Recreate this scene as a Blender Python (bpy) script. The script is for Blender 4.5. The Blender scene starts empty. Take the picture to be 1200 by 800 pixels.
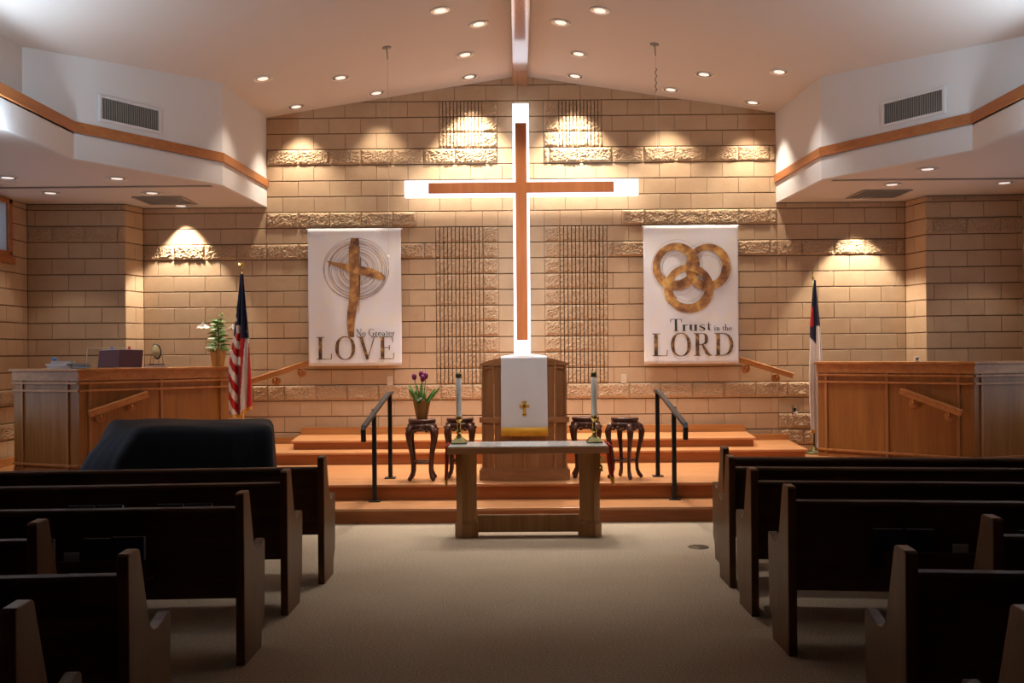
import bpy, bmesh, math, random
from math import sin, cos, pi, radians, atan2, hypot, sqrt
from mathutils import Vector, Matrix
random.seed(7)
SC = bpy.context.scene
COL = SC.collection

# ------------------------------------------------------------------ camera
F = 1150.0                       # focal length in pixels of a 1200 px wide frame
CAM = Vector((-0.044, 0.0, 1.58))
YAW, ROLL = math.atan(8 / F), 0.0080
H_ = Vector((cos(YAW), sin(YAW), 0)); FW = Vector((-sin(YAW), cos(YAW), 0)); UPZ = Vector((0, 0, 1))
CR = H_ * cos(ROLL) - UPZ * sin(ROLL); CU = H_ * sin(ROLL) + UPZ * cos(ROLL)
cd = bpy.data.cameras.new('camera'); cam = bpy.data.objects.new('camera', cd); COL.objects.link(cam)
cd.sensor_width = 36.0; cd.lens = 36.0 * F / 1200; cd.shift_y = 15 / 1200; cd.clip_start = 0.05
m = Matrix.Identity(4)
for i in range(3):
    m[i][0] = CR[i]; m[i][1] = CU[i]; m[i][2] = -FW[i]; m[i][3] = CAM[i]
cam.matrix_world = m
SC.camera = cam

# ------------------------------------------------------------------ world, exposure
w = bpy.data.worlds.new('world'); SC.world = w; w.use_nodes = True
w.node_tree.nodes['Background'].inputs[0].default_value = (0.58, 0.74, 1.0, 1)
w.node_tree.nodes['Background'].inputs[1].default_value = 1.25
SC.view_settings.view_transform = 'Standard'; SC.view_settings.look = 'None'
SC.view_settings.exposure = 0.0; SC.view_settings.gamma = 1.0
SC.cycles.max_bounces = 8; SC.cycles.diffuse_bounces = 4; SC.cycles.glossy_bounces = 3
SC.cycles.sample_clamp_indirect = 4.0; SC.cycles.use_denoising = True
WARM = (1.0, 0.86, 0.69); COOL = (0.72, 0.87, 1.0)

def area(name, loc, size, direction, power, col, spread=180):
    l = bpy.data.lights.new(name, 'AREA'); l.shape = 'RECTANGLE'; l.size, l.size_y = size
    l.energy = power; l.color = col; l.spread = radians(spread)
    o = bpy.data.objects.new(name, l); COL.objects.link(o); o.location = loc
    o.rotation_euler = Vector(direction).to_track_quat('-Z', 'Y').to_euler()
    return o
# cove tubes on the ledges behind the timber trim, shining up
for s in (-1, 1):
    area('cove_light', (s * 4.50, 6.9, 3.92), (0.2, 2.6), (-s * .12, .5, 1), 95, COOL)
# daylight enters by the tall side windows, whose openings lie outside the frame
for s in (-1, 1):
    o = area('window_portal', (s * 6.25, 9.9, 1.8), (2.4, 1.8), (-s, 0, 0), 1, COOL); o.data.cycles.is_portal = True
# ------------------------------------------------------------------ helpers
def ray(px, py):
    return FW + CR * ((px - 600) / F) + CU * ((415 - py) / F)
def at(px, py, Y):                       # point seen there on the plane y = Y
    d = ray(px, py); t = (Y - CAM.y) / d.y; return CAM + d * t
def atz(px, py, Z):
    d = ray(px, py); t = (Z - CAM.z) / d.z; return CAM + d * t
def atv(px, py, P, Q):                   # on the vertical plane through P and Q; returns point, fraction along PQ
    d = ray(px, py); n = Vector((Q[1] - P[1], -(Q[0] - P[0]), 0))
    t = n.dot(Vector((P[0], P[1], 0)) - Vector((CAM.x, CAM.y, 0))) / n.dot(d); p = CAM + d * t
    L2 = (Q[0] - P[0]) ** 2 + (Q[1] - P[1]) ** 2
    return p, ((p.x - P[0]) * (Q[0] - P[0]) + (p.y - P[1]) * (Q[1] - P[1])) / L2

class MB:
    def __init__(s): s.v = []; s.f = []; s.smooth = []; s.mi = []; s.cur = 0
    def add(s, vs, fs, smooth=False):
        n = len(s.v); s.v += [tuple(v) for v in vs]
        for f in fs: s.f.append([i + n for i in f]); s.smooth.append(smooth); s.mi.append(s.cur)
    def box(s, x0, x1, y0, y1, z0, z1, M=None):
        vs = [Vector((x, y, z)) for z in (z0, z1) for y in (y0, y1) for x in (x0, x1)]
        if M: vs = [M @ v for v in vs]
        s.add(vs, [(0, 2, 3, 1), (4, 5, 7, 6), (0, 1, 5, 4), (2, 6, 7, 3), (0, 4, 6, 2), (1, 3, 7, 5)])
    def cyl(s, c, r, h, n=20, r2=None, M=None):
        r2 = r if r2 is None else r2
        vs = [Vector((c[0] + r * cos(2 * pi * i / n), c[1] + r * sin(2 * pi * i / n), c[2])) for i in range(n)]
        vs += [Vector((c[0] + r2 * cos(2 * pi * i / n), c[1] + r2 * sin(2 * pi * i / n), c[2] + h)) for i in range(n)]
        if M: vs = [M @ v for v in vs]
        s.add(vs, [(i, (i + 1) % n, n + (i + 1) % n, n + i) for i in range(n)], True)
        s.add(vs[:n], [tuple(reversed(range(n)))]); s.add(vs[n:], [tuple(range(n))])
    def lathe(s, prof, c=(0, 0, 0), n=24, M=None, close=True):
        vs = []
        for r, z in prof:
            for i in range(n):
                vs.append(Vector((c[0] + r * cos(2 * pi * i / n), c[1] + r * sin(2 * pi * i / n), c[2] + z)))
        if M: vs = [M @ v for v in vs]
        fs = []
        for k in range(len(prof) - 1):
            for i in range(n):
                j = (i + 1) % n; fs.append((k * n + i, k * n + j, (k + 1) * n + j, (k + 1) * n + i))
        s.add(vs, fs, True)
        if close:
            s.add(vs[:n], [tuple(reversed(range(n)))]); s.add(vs[-n:], [tuple(range(n))])
    def tube(s, path, r, n=8, caps=True, flat=None):
        P = [Vector(p) for p in path]; R = r if isinstance(r, (list, tuple)) else [r] * len(P)
        vs = []; up = Vector((0.0, 0.0, 1.0))
        t0 = (P[1] - P[0]).normalized()
        a = up.cross(t0)
        if a.length < 0.05: a = Vector((1, 0, 0)).cross(t0)
        a.normalize()
        for i, p in enumerate(P):
            t = (P[min(i + 1, len(P) - 1)] - P[max(i - 1, 0)]).normalized()
            a = (a - t * a.dot(t)).normalized(); b = t.cross(a)
            for k in range(n):
                q = 2 * pi * (k + .5) / n
                kk = flat if flat else 1.0
                vs.append(p + (a * cos(q) + b * sin(q) * kk) * R[i])
        fs = []
        for i in range(len(P) - 1):
            for k in range(n):
                j = (k + 1) % n; fs.append((i * n + k, i * n + j, (i + 1) * n + j, (i + 1) * n + k))
        s.add(vs, fs, n > 5)
        if caps:
            s.add(vs[:n], [tuple(reversed(range(n)))]); s.add(vs[-n:], [tuple(range(n))])
    def prism(s, poly, axis, a0, a1, M=None):
        """poly in the two other axes (in xyz order), extruded along axis from a0 to a1"""
        n = len(poly); vs = []
        for a in (a0, a1):
            for p in poly:
                v = [0, 0, 0]; ax = [0, 1, 2]; ax.remove(axis); v[axis] = a; v[ax[0]], v[ax[1]] = p[0], p[1]
                vs.append(Vector(v))
        if M: vs = [M @ v for v in vs]
        s.add(vs, [tuple(reversed(range(n))), tuple(range(n, 2 * n))])
        s.add(vs, [(i, (i + 1) % n, n + (i + 1) % n, n + i) for i in range(n)])
    def grid(s, fn, nu, nv, smooth=True):
        vs = [fn(i / nu, j / nv) for j in range(nv + 1) for i in range(nu + 1)]
        s.add(vs, [(j * (nu + 1) + i, j * (nu + 1) + i + 1, (j + 1) * (nu + 1) + i + 1, (j + 1) * (nu + 1) + i) for j in range(nv) for i in range(nu)], smooth)
    def mesh(s, name, mats, fix=True):
        me = bpy.data.meshes.new(name); me.from_pydata(s.v, [], s.f)
        for p, sm, k in zip(me.polygons, s.smooth, s.mi): p.use_smooth = sm; p.material_index = k
        for mt in (mats if isinstance(mats, (list, tuple)) else [mats]): me.materials.append(mt)
        if fix:
            bm = bmesh.new(); bm.from_mesh(me)
            bmesh.ops.remove_doubles(bm, verts=bm.verts, dist=1e-5)
            bmesh.ops.recalc_face_normals(bm, faces=bm.faces); bm.to_mesh(me); bm.free()
        me.update(); return me
    def obj(s, name, mats, parent=None, bevel=0, fix=True):
        return link(name, s.mesh(name, mats, fix), parent, bevel)

def link(name, me, parent=None, bevel=0):
    o = bpy.data.objects.new(name, me); COL.objects.link(o)
    if parent is not None: o.parent = parent
    if bevel:
        b = o.modifiers.new('bevel', 'BEVEL'); b.width = bevel; b.segments = 2; b.limit_method = 'ANGLE'; b.angle_limit = radians(40)
    return o
def tag(o, label=None, cat=None, group=None, kind=None):
    if label: o['label'] = label
    if cat: o['category'] = cat
    if group: o['group'] = group
    if kind: o['kind'] = kind
    return o
def thing(name, label, cat, loc=(0, 0, 0), rz=0, group=None):
    o = bpy.data.objects.new(name, None); COL.objects.link(o); o.location = loc; o.rotation_euler = (0, 0, rz)
    o.empty_display_size = 0.05
    return tag(o, label, cat, group)
def dup(root, loc, rz, label, group=None):
    r = root.copy(); COL.objects.link(r); r.location = loc; r.rotation_euler = (0, 0, rz); r['label'] = label
    if group: r['group'] = group
    for ch in list(root.children):
        c = ch.copy(); COL.objects.link(c); c.parent = r
        for g in list(ch.children):
            d = g.copy(); COL.objects.link(d); d.parent = c
    return r
def struct(o): o['kind'] = 'structure'; return o

# ------------------------------------------------------------------ materials
def mat(name, col, rough=0.5, metal=0.0, spec=0.5):
    mt = bpy.data.materials.new(name); mt.use_nodes = True; b = mt.node_tree.nodes['Principled BSDF']
    b.inputs['Base Color'].default_value = (*col, 1); b.inputs['Roughness'].default_value = rough
    b.inputs['Metallic'].default_value = metal; b.inputs['Specular IOR Level'].default_value = spec
    return mt
def N(mt, t, **kw):
    n = mt.node_tree.nodes.new(t)
    for k, v in kw.items():
        if hasattr(n, k): setattr(n, k, v)
        else: n.inputs[k.replace('_', ' ')].default_value = v
    return n
def L(mt, a, b): mt.node_tree.links.new(a, b)
def coords(mt, scale=(1, 1, 1), out='Object', rot=(0, 0, 0)):
    tc = N(mt, 'ShaderNodeTexCoord'); mp = N(mt, 'ShaderNodeMapping'); mp.inputs['Scale'].default_value = scale
    mp.inputs['Rotation'].default_value = rot
    L(mt, tc.outputs[out], mp.inputs[0]); return mp.outputs[0]
def ramp(mt, fac, stops):
    r = N(mt, 'ShaderNodeValToRGB'); L(mt, fac, r.inputs[0]); e = r.color_ramp.elements
    while len(e) < len(stops): e.new(0.5)
    for k, (p, c) in enumerate(stops): e[k].position = p; e[k].color = (*c, 1)
    return r.outputs[0]
def mix(mt, fac, a, b, mode='MIX'):
    n = mt.node_tree.nodes.new('ShaderNodeMix'); n.data_type = 'RGBA'; n.blend_type = mode
    if isinstance(fac, float): n.inputs[0].default_value = fac
    else: L(mt, fac, n.inputs[0])
    for k, x in ((6, a), (7, b)):
        if isinstance(x, tuple): n.inputs[k].default_value = (*x, 1)
        else: L(mt, x, n.inputs[k])
    return n.outputs[2]
def bump(mt, h, strength, dist=0.01):
    b = N(mt, 'ShaderNodeBump'); b.inputs['Strength'].default_value = strength; b.inputs['Distance'].default_value = dist
    L(mt, h, b.inputs['Height']); L(mt, b.outputs[0], mt.node_tree.nodes['Principled BSDF'].inputs['Normal'])
def base(mt): return mt.node_tree.nodes['Principled BSDF'].inputs['Base Color']
def noise(mt, vec, scale, detail=4, rough=0.55):
    n = N(mt, 'ShaderNodeTexNoise'); n.inputs['Scale'].default_value = scale; n.inputs['Detail'].default_value = detail
    n.inputs['Roughness'].default_value = rough; L(mt, vec, n.inputs['Vector']); return n.outputs[0]

def wood(name, dark, light, axis, rough=0.4, sc=1.0, spec=0.4):
    mt = mat(name, light, rough, 0, spec); s = [14 * sc] * 3; s[axis] = 1.0 * sc
    v = coords(mt, tuple(s)); n1 = noise(mt, v, 1.6, 5, .6)
    s2 = [90 * sc] * 3; s2[axis] = 3.0; n2 = noise(mt, coords(mt, tuple(s2)), 1.0, 2)
    mm = N(mt, 'ShaderNodeMath', operation='MULTIPLY_ADD'); L(mt, n2, mm.inputs[0]); mm.inputs[1].default_value = .35; L(mt, n1, mm.inputs[2])
    L(mt, ramp(mt, mm.outputs[0], [(0.42, dark), (0.85, light)]), base(mt))
    bump(mt, n2, 0.08, 0.002); return mt

def block_mat(name, rocky):
    mt = mat(name, (.5, .38, .25), 0.92, 0, 0.15)
    v = coords(mt); oi = N(mt, 'ShaderNodeObjectInfo')
    add = N(mt, 'ShaderNodeVectorMath', operation='ADD'); L(mt, v, add.inputs[0])
    mul = N(mt, 'ShaderNodeVectorMath', operation='SCALE'); mul.inputs[0].default_value = (37, 11, 53); L(mt, oi.outputs['Random'], mul.inputs['Scale'])
    L(mt, mul.outputs[0], add.inputs[1]); vv = add.outputs[0]
    big = noise(mt, vv, 5, 3); fine = noise(mt, vv, 160 if not rocky else 70, 3, .7)
    tone = ramp(mt, oi.outputs['Random'], [(0, (.46, .305, .185)), (.5, (.52, .355, .22)), (1, (.57, .40, .255))])
    c1 = mix(mt, 0.35, tone, ramp(mt, big, [(.3, (.42, .28, .165)), (.7, (.62, .46, .31))]))
    c2 = mix(mt, 0.35 if not rocky else 0.5, c1, ramp(mt, fine, [(.3, (.38, .25, .145)), (.7, (.64, .47, .31))]))
    L(mt, c2, base(mt)); bump(mt, fine, 0.25 if not rocky else 0.9, 0.004 if not rocky else 0.012); return mt

M = {}
M['block'] = block_mat('smooth_concrete_block', False)
M['rock'] = block_mat('split_face_concrete_block', True)
M['mortar'] = mat('mortar', (.15, .085, .042), 0.95, 0, .1)  # darker than tan mortar, deepens the shade in joints and flute grooves
def plaster(name, col):
    mt = mat(name, col, 0.85, 0, .2); f = noise(mt, coords(mt), 60, 2); bump(mt, f, .08, .002); return mt
M['white'] = plaster('painted_wall', (.70, .70, .70))
M['ceil'] = plaster('painted_ceiling', (.64, .60, .57))
M['trimwood'] = wood('trim_oak', (.32, .11, .035), (.46, .18, .06), 1, .35, .6)
M['oakx'] = wood('orange_oak_x', (.33, .125, .033), (.50, .225, .072), 0, .38, .6)
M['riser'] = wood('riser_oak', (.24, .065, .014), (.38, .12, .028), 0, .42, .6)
M['oakz'] = wood('orange_oak_z', (.28, .115, .036), (.42, .19, .066), 2, .42, .5)
M['pulpit'] = wood('pulpit_oak_z', (.24, .095, .035), (.37, .17, .068), 2, .42, .6)
M['pulpitx'] = wood('pulpit_oak_x', (.28, .11, .04), (.42, .19, .08), 0, .4, .6)
M['panel'] = wood('panel_oak', (.23, .088, .017), (.35, .148, .032), 2, .42, .4)
M['crosswood'] = wood('cross_oak', (.36, .115, .035), (.46, .165, .055), 2, .5, .5)
M['tablewood'] = wood('table_oak', (.32, .145, .045), (.46, .24, .085), 2, .45, .6)
M['pew'] = wood('dark_pew_wood_z', (.085, .034, .010), (.155, .066, .020), 2, .38, .5)
M['pewx'] = wood('dark_pew_wood_x', (.05, .021, .009), (.085, .038, .016), 0, .5, .4, .25)
M['rosewood'] = wood('rosewood', (.045, .015, .008), (.10, .033, .018), 2, .3, 1.0)
def floorboards():
    mt = mat('strip_floor', (.5, .2, .07), 0.30, 0, .5); v = coords(mt, (1, 1, 1))
    b = N(mt, 'ShaderNodeTexBrick'); L(mt, v, b.inputs['Vector']); b.inputs['Scale'].default_value = 1
    b.inputs['Brick Width'].default_value = 1.3; b.inputs['Row Height'].default_value = .057; b.inputs['Mortar Size'].default_value = .0012
    b.inputs['Color1'].default_value = (.54, .255, .105, 1); b.inputs['Color2'].default_value = (.42, .17, .062, 1); b.inputs['Mortar'].default_value = (.2, .07, .02, 1)
    n = noise(mt, coords(mt, (2, 40, 40)), 2, 4); c = mix(mt, .35, b.outputs[0], ramp(mt, n, [(.35, (.40, .17, .065)), (.7, (.66, .34, .16))]))
    L(mt, c, base(mt)); return mt
M['strip'] = floorboards()
def carpet():
    mt = mat('carpet', (.4, .33, .25), 0.97, 0, .1); v = coords(mt); f = noise(mt, v, 95, 4, .8); b2 = noise(mt, v, 1.3, 3)
    c = ramp(mt, f, [(.36, (.175, .13, .085)), (.5, (.40, .315, .22)), (.64, (.66, .54, .40))])
    L(mt, mix(mt, .25, c, ramp(mt, b2, [(.35, (.33, .255, .175)), (.65, (.45, .36, .26))])), base(mt)); bump(mt, f, .5, .006); return mt
M['carpet'] = carpet()
M['black'] = mat('black_powder_coat', (.012, .012, .013), .38)
M['brass'] = mat('brass', (.72, .48, .14), .22, 1.0)
M['dkbrass'] = mat('dark_brass', (.13, .11, .045), .45, .8)
M['wax'] = mat('white_wax', (.9, .89, .84), .5); M['wax'].node_tree.nodes['Principled BSDF'].inputs['Subsurface Weight'].default_value = .0
M['chrome'] = mat('polished_reflector', (.85, .83, .80), .18, 1.0)
M['grille'] = mat('grille_metal', (.30, .28, .25), .5, .3)
M['grilledk'] = mat('vent_void', (.03, .03, .03), .8)
M['plastic'] = mat('ivory_plastic', (.62, .52, .40), .45)
M['whiteplastic'] = mat('white_plastic', (.8, .79, .76), .4)
M['stone'] = mat('polished_table_top', (.50, .51, .50), .07)
_s = noise(M['stone'], coords(M['stone']), 40, 4, .7); L(M['stone'], ramp(M['stone'], _s, [(.35, (.46, .48, .47)), (.65, (.62, .64, .63))]), base(M['stone']))
def cloth(name, col, rough=.85, sc=300, st=.15, sheen=.0):
    mt = mat(name, col, rough, 0, .25); bump(mt, noise(mt, coords(mt), sc, 2), st, .003); return mt
def satin():
    mt = mat('banner_satin', (.7, .69, .72), .65, 0, .25)
    n = noise(mt, coords(mt, (1.6, 1, 1), rot=(0, .6, 0)), 3.2, 4, .6); bump(mt, n, .25, .02)
    r = ramp(mt, noise(mt, coords(mt), 4.5, 4), [(.45, (.70, .69, .74)), (.72, (.74, .70, .65))]); L(mt, r, base(mt)); return mt
M['banner'] = satin()
def goldpaint(name, stops, sc=(1.7, 1.7, 1.7)):
    mt = mat(name, (.5, .3, .1), .6); n = noise(mt, coords(mt, sc), 2.4, 4, .65); L(mt, ramp(mt, n, stops), base(mt)); return mt
M['gold'] = goldpaint('gold_brown_print', [(.40, (.085, .028, .010)), (.52, (.30, .13, .04)), (.66, (.58, .33, .10))])
M['goldring'] = goldpaint('gold_ring_print', [(.40, (.14, .05, .018)), (.52, (.38, .18, .055)), (.64, (.68, .40, .11))])
M['letters'] = goldpaint('dark_gold_letter_print', [(.40, (.03, .012, .008)), (.54, (.15, .068, .022)), (.68, (.42, .25, .08))], (7, 7, 7))
M['ink'] = mat('dark_print', (.03, .028, .035), .6)
M['linen'] = cloth('white_linen', (.80, .78, .82), .8, 400)
M['fringe'] = cloth('gold_fringe', (.72, .36, .03), .6, 250, .5)
M['cover'] = cloth('navy_cover', (.006, .009, .015), .7, 80, .1)
M['red'] = cloth('red_cloth', (.32, .012, .012), .6)
M['leaf'] = mat('leaf_green', (.07, .20, .035), .45); M['leaf2'] = mat('pale_leaf', (.22, .38, .10), .45)
M['petal'] = mat('white_petal', (.85, .82, .78), .5); M['purple'] = mat('purple_petal', (.20, .015, .09), .45)
M['wrap'] = mat('kraft_foil', (.42, .24, .08), .35, .35)
M['wrapd'] = mat('gold_foil', (.30, .15, .04), .35, .5)
M['navy'] = mat('navy_book_cloth', (.02, .026, .06), .5); M['pages'] = mat('page_edges', (.62, .60, .58), .8)
M['maroon'] = mat('maroon_cover', (.075, .018, .022), .4)
def emit(name, col, st):
    mt = mat(name, col, .5); b = mt.node_tree.nodes['Principled BSDF']; b.inputs['Emission Color'].default_value = (*col, 1); b.inputs['Emission Strength'].default_value = st; return mt
M['crosslight'] = emit('backlit_acrylic', (.86, .91, 1.0), 1.5)
M['bulb'] = emit('lamp_glow', (1.0, .94, .86), .75)
M['tube'] = emit('fluorescent_tube', (.8, .9, 1.0), 3.0)
def glassm():
    mt = mat('clear_glass', (.9, .95, .95), .03); b = mt.node_tree.nodes['Principled BSDF']; b.inputs['Transmission Weight'].default_value = 1.0; b.inputs['IOR'].default_value = 1.45; return mt
M['glass'] = glassm()
def vcol(name, rough=.7):
    mt = mat(name, (1, 1, 1), rough); a = N(mt, 'ShaderNodeVertexColor'); a.layer_name = 'Col'; L(mt, a.outputs[0], base(mt)); return mt
M['flag'] = vcol('printed_nylon', .55)

# ------------------------------------------------------------------ room shell
YB = 12.69; HB = 0.2032; L0 = 1.201; ZS = 3.51; XW = 6.2; YR = -8.0
def zceil(x): return 5.18 - .155 * abs(x)
b = MB(); b.box(-6.6, 6.6, YR, 13.2, -.2, 0); struct(b.obj('floor', M['carpet']))
b = MB()
for s in (-1, 1):
    b.prism([(0, 5.18), (s * 5.2, zceil(5.2)), (s * 5.2, zceil(5.2) + .35), (0, 5.53)], 1, YR, 13.0)
struct(b.obj('ceiling', M['ceil']))
A_, B_, C_, D_ = (3.29, YB + .05), (3.36, 11.01), (4.34, 9.48), (4.62, 9.05)
def strip(path, off, z0, z1, zt=None, th=.12):
    """vertical wall along a path; path is the room face, thickness goes outward in x"""
    mb = MB()
    n = len(path); vs = []
    for x, y in path:
        s = 1 if x > 0 else -1
        za = z1 if zt is None else zt(x)
        vs += [(x - s * off, y, z0), (x - s * off, y, za), (x + s * th, y + (th * .6 if y < 12 and y > 9 else 0), za), (x + s * th, y + (th * .6 if y < 12 and y > 9 else 0), z0)]
    fs = []
    for i in range(n - 1):
        for k in range(4): fs.append((i * 4 + k, i * 4 + (k + 1) % 4, (i + 1) * 4 + (k + 1) % 4, (i + 1) * 4 + k))
    fs += [(0, 1, 2, 3), tuple(4 * (n - 1) + k for k in (3, 2, 1, 0))]
    mb.add(vs, fs); return mb
for s, nm in ((-1, 'left'), (1, 'right')):
    pu = [(s * p[0], p[1]) for p in (A_, B_, D_)] + [(s * 4.64, YR)]
    pf = [(s * p[0], p[1]) for p in (A_, B_, C_)] + [(s * 4.34, YR)]
    struct(strip(pu, 0, 3.80, 0, lambda x: zceil(x) + .1).obj('wall_upper_' + nm, M['white']))
    struct(strip(pf, 0, ZS, 3.77, th=.05).obj('wall_fascia_' + nm, M['white']))
    struct(strip(pf, .022, 3.765, 3.87, th=.03).obj('trim_' + ('1' if s < 0 else '2'), M['trimwood'], bevel=.004))
    b = MB(); b.prism([(s * 3.36, 11.01), (s * 4.34, 9.48), (s * 4.34, YR), (s * 4.75, YR), (s * 4.75, 9.05)], 2, 3.75, 3.80)
    struct(b.obj('ceiling_ledge_' + nm, M['white']))
    b = MB(); b.prism([(s * 3.31, 12.9), (s * 3.385, 11.03), (s * 4.365, 9.50), (s * 4.365, YR), (s * 6.5, YR), (s * 6.5, 12.9)], 2, ZS + .002, ZS + .12)
    struct(b.obj('ceiling_soffit_' + nm, M['ceil']))
    # recessed slot running across the soffit
    b = MB(); b.box(-6.1 if s < 0 else 3.5, -3.5 if s < 0 else 6.1, 11.08, 11.11, ZS - .006, ZS - .001); b.box(-6.1 if s < 0 else 3.5, -3.5 if s < 0 else 6.1, 11.03, 11.05, ZS - .008, ZS - .001)
    struct(b.obj('trim_' + ('3' if s < 0 else '4'), M['grille']))
b = MB(); b.box(-6.6, 6.6, YR - .2, YR, 0, 5.6); struct(b.obj('wall_rear', M['panel']))

# ------------------------------------------------------------------ block walls
CACHE = {}
def block_mesh(kind, wd, ht, var):
    k = (kind, round(wd, 3), round(ht, 3), var)
    if k in CACHE: return CACHE[k]
    mb = MB(); rnd = random.Random(len(kind) * 7919 + var * 131 + int(wd * 1000))
    if kind == 'plain':
        g, gv, c = .006, .0022, .003
        x0, x1, z0, z1 = gv, wd - gv, g, ht - g
        vs = [(x0, .03, z0), (x1, .03, z0), (x1, .03, z1), (x0, .03, z1), (x0, c, z0), (x1, c, z0), (x1, c, z1), (x0, c, z1),
              (x0 + c, 0, z0 + c), (x1 - c, 0, z0 + c), (x1 - c, 0, z1 - c), (x0 + c, 0, z1 - c)]
        fs = [(8, 9, 10, 11)] + [(4 + i, 4 + (i + 1) % 4, 8 + (i + 1) % 4, 8 + i) for i in range(4)] + [(i, (i + 1) % 4, 4 + (i + 1) % 4, 4 + i) for i in range(4)]
        mb.add(vs, fs); me = mb.mesh('block', M['block'])
    elif kind == 'rock':
        nx = max(5, int(wd / .015)); nz = 13; g, gv = .005, .002
        amp = [[rnd.uniform(0, 1) for _ in range(nx + 1)] for _ in range(nz + 1)]
        big = [[rnd.uniform(0, 1) for _ in range(nx // 3 + 3)] for _ in range(nz // 3 + 3)]
        def fn(u, v):
            i, j = round(u * nx), round(v * nz); e = min(i, nx - i, j, nz - j)
            bi, bj = i / 3, j / 3; a0 = big[int(bj)][int(bi)]; a1 = big[int(bj)][int(bi) + 1]; a2 = big[int(bj) + 1][int(bi)]; a3 = big[int(bj) + 1][int(bi) + 1]
            fx, fz = bi % 1, bj % 1; bb = (a0 * (1 - fx) + a1 * fx) * (1 - fz) + (a2 * (1 - fx) + a3 * fx) * fz
            y = 0 if e == 0 else -(.008 + .010 * bb + .016 * amp[j][i]) * (1 if e > 1 else .7)
            jx = 0 if e == 0 else rnd.uniform(-.3, .3) * wd / nx
            return (gv + u * (wd - 2 * gv) + jx, y, g + v * (ht - 2 * g))
        mb.grid(fn, nx, nz, False)
        x0, x1, z0, z1 = gv, wd - gv, g, ht - g
        vs = [(x0, 0, z0), (x1, 0, z0), (x1, 0, z1), (x0, 0, z1), (x0, .03, z0), (x1, .03, z0), (x1, .03, z1), (x0, .03, z1)]
        mb.add(vs, [(i, (i + 1) % 4, 4 + (i + 1) % 4, 4 + i) for i in range(4)]); me = mb.mesh('block', M['rock'])
    else:
        nr = 12; per = 5; nx = nr * per; nz = 8; p = wd / nr
        prof = [0.0, .05, .5, .95, 1.0]
        xs = []
        for r in range(nr):
            for q in range(per): xs.append((r * p + prof[q] * (p * .82) + p * .09, q in (0, 4)))
        hh = [[rnd.uniform(0, 1) for _ in range(nr * per)] for _ in range(nz + 1)]
        vs = []
        for j in range(nz + 1):
            for i, (x, edge) in enumerate(xs):
                e = j in (0, nz)
                y = .017 if edge else (-.004 if e else -(.008 + .013 * hh[j][i]))
                vs.append((x, y, .005 + (ht - .01) * j / nz))
        n = nr * per
        mb.add(vs, [(j * n + i, j * n + i + 1, (j + 1) * n + i + 1, (j + 1) * n + i) for j in range(nz) for i in range(n - 1)])
        me = mb.mesh('fluted_block', M['rock'], fix=False)
    CACHE[k] = me; return me

NB = [0]
def block_wall(name, P, Q, courses, segfn, zbot, ztop, hide=None, skip=None, limit=290, backing=None, ext=(0, 0)):
    dx, dy = Q[0] - P[0], Q[1] - P[1]; Ln = hypot(dx, dy); rz = atan2(dy, dx)
    mb = MB()
    if backing: backing(mb)
    else: mb.box(-ext[0], Ln + ext[1], .014, .25, zbot, ztop + .05)
    wl = struct(mb.obj(name, M['mortar'])); wl.location = (P[0], P[1], 0); wl.rotation_euler = (0, 0, rz)
    lst = []
    for c in courses:
        z = L0 + HB * c; z0, z1 = max(z, zbot), min(z + HB, ztop)
        if z1 - z0 < .02: continue
        for (u0, u1, kind) in segfn(c, Ln):
            if u1 - u0 < .02: continue
            if skip and skip(u0, u1, z0, z1): continue
            hid = hide(u0, u1, z0, z1) if hide else False
            lst.append((0 if hid else (u1 - u0) * (z1 - z0), u0, u1, z0, z1, kind, c))
    lst.sort(key=lambda t: -t[0])
    rest = MB()
    for i, (a, u0, u1, z0, z1, kind, c) in enumerate(lst):
        me = block_mesh(kind, u1 - u0, z1 - z0, (i * 7 + c) % 4 if kind != 'plain' else 0)
        if i < limit and a > 0:
            nm = 'fluted_block' if kind == 'flute' else ('split_face_block' if kind == 'rock' else 'block')
            o = link(nm, me, wl); o.location = (u0, random.uniform(-.0012, .0012), z0)
        else:
            off = Vector((u0, 0, z0)); rest.cur = 0 if kind == 'plain' else 1
            rest.add([v.co + off for v in me.vertices], [tuple(p.vertices) for p in me.polygons])
    if rest.v:
        r = rest.obj('block_remainder', [M['block'], M['rock']], wl, fix=False); r['kind'] = 'stuff'
    return wl

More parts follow.
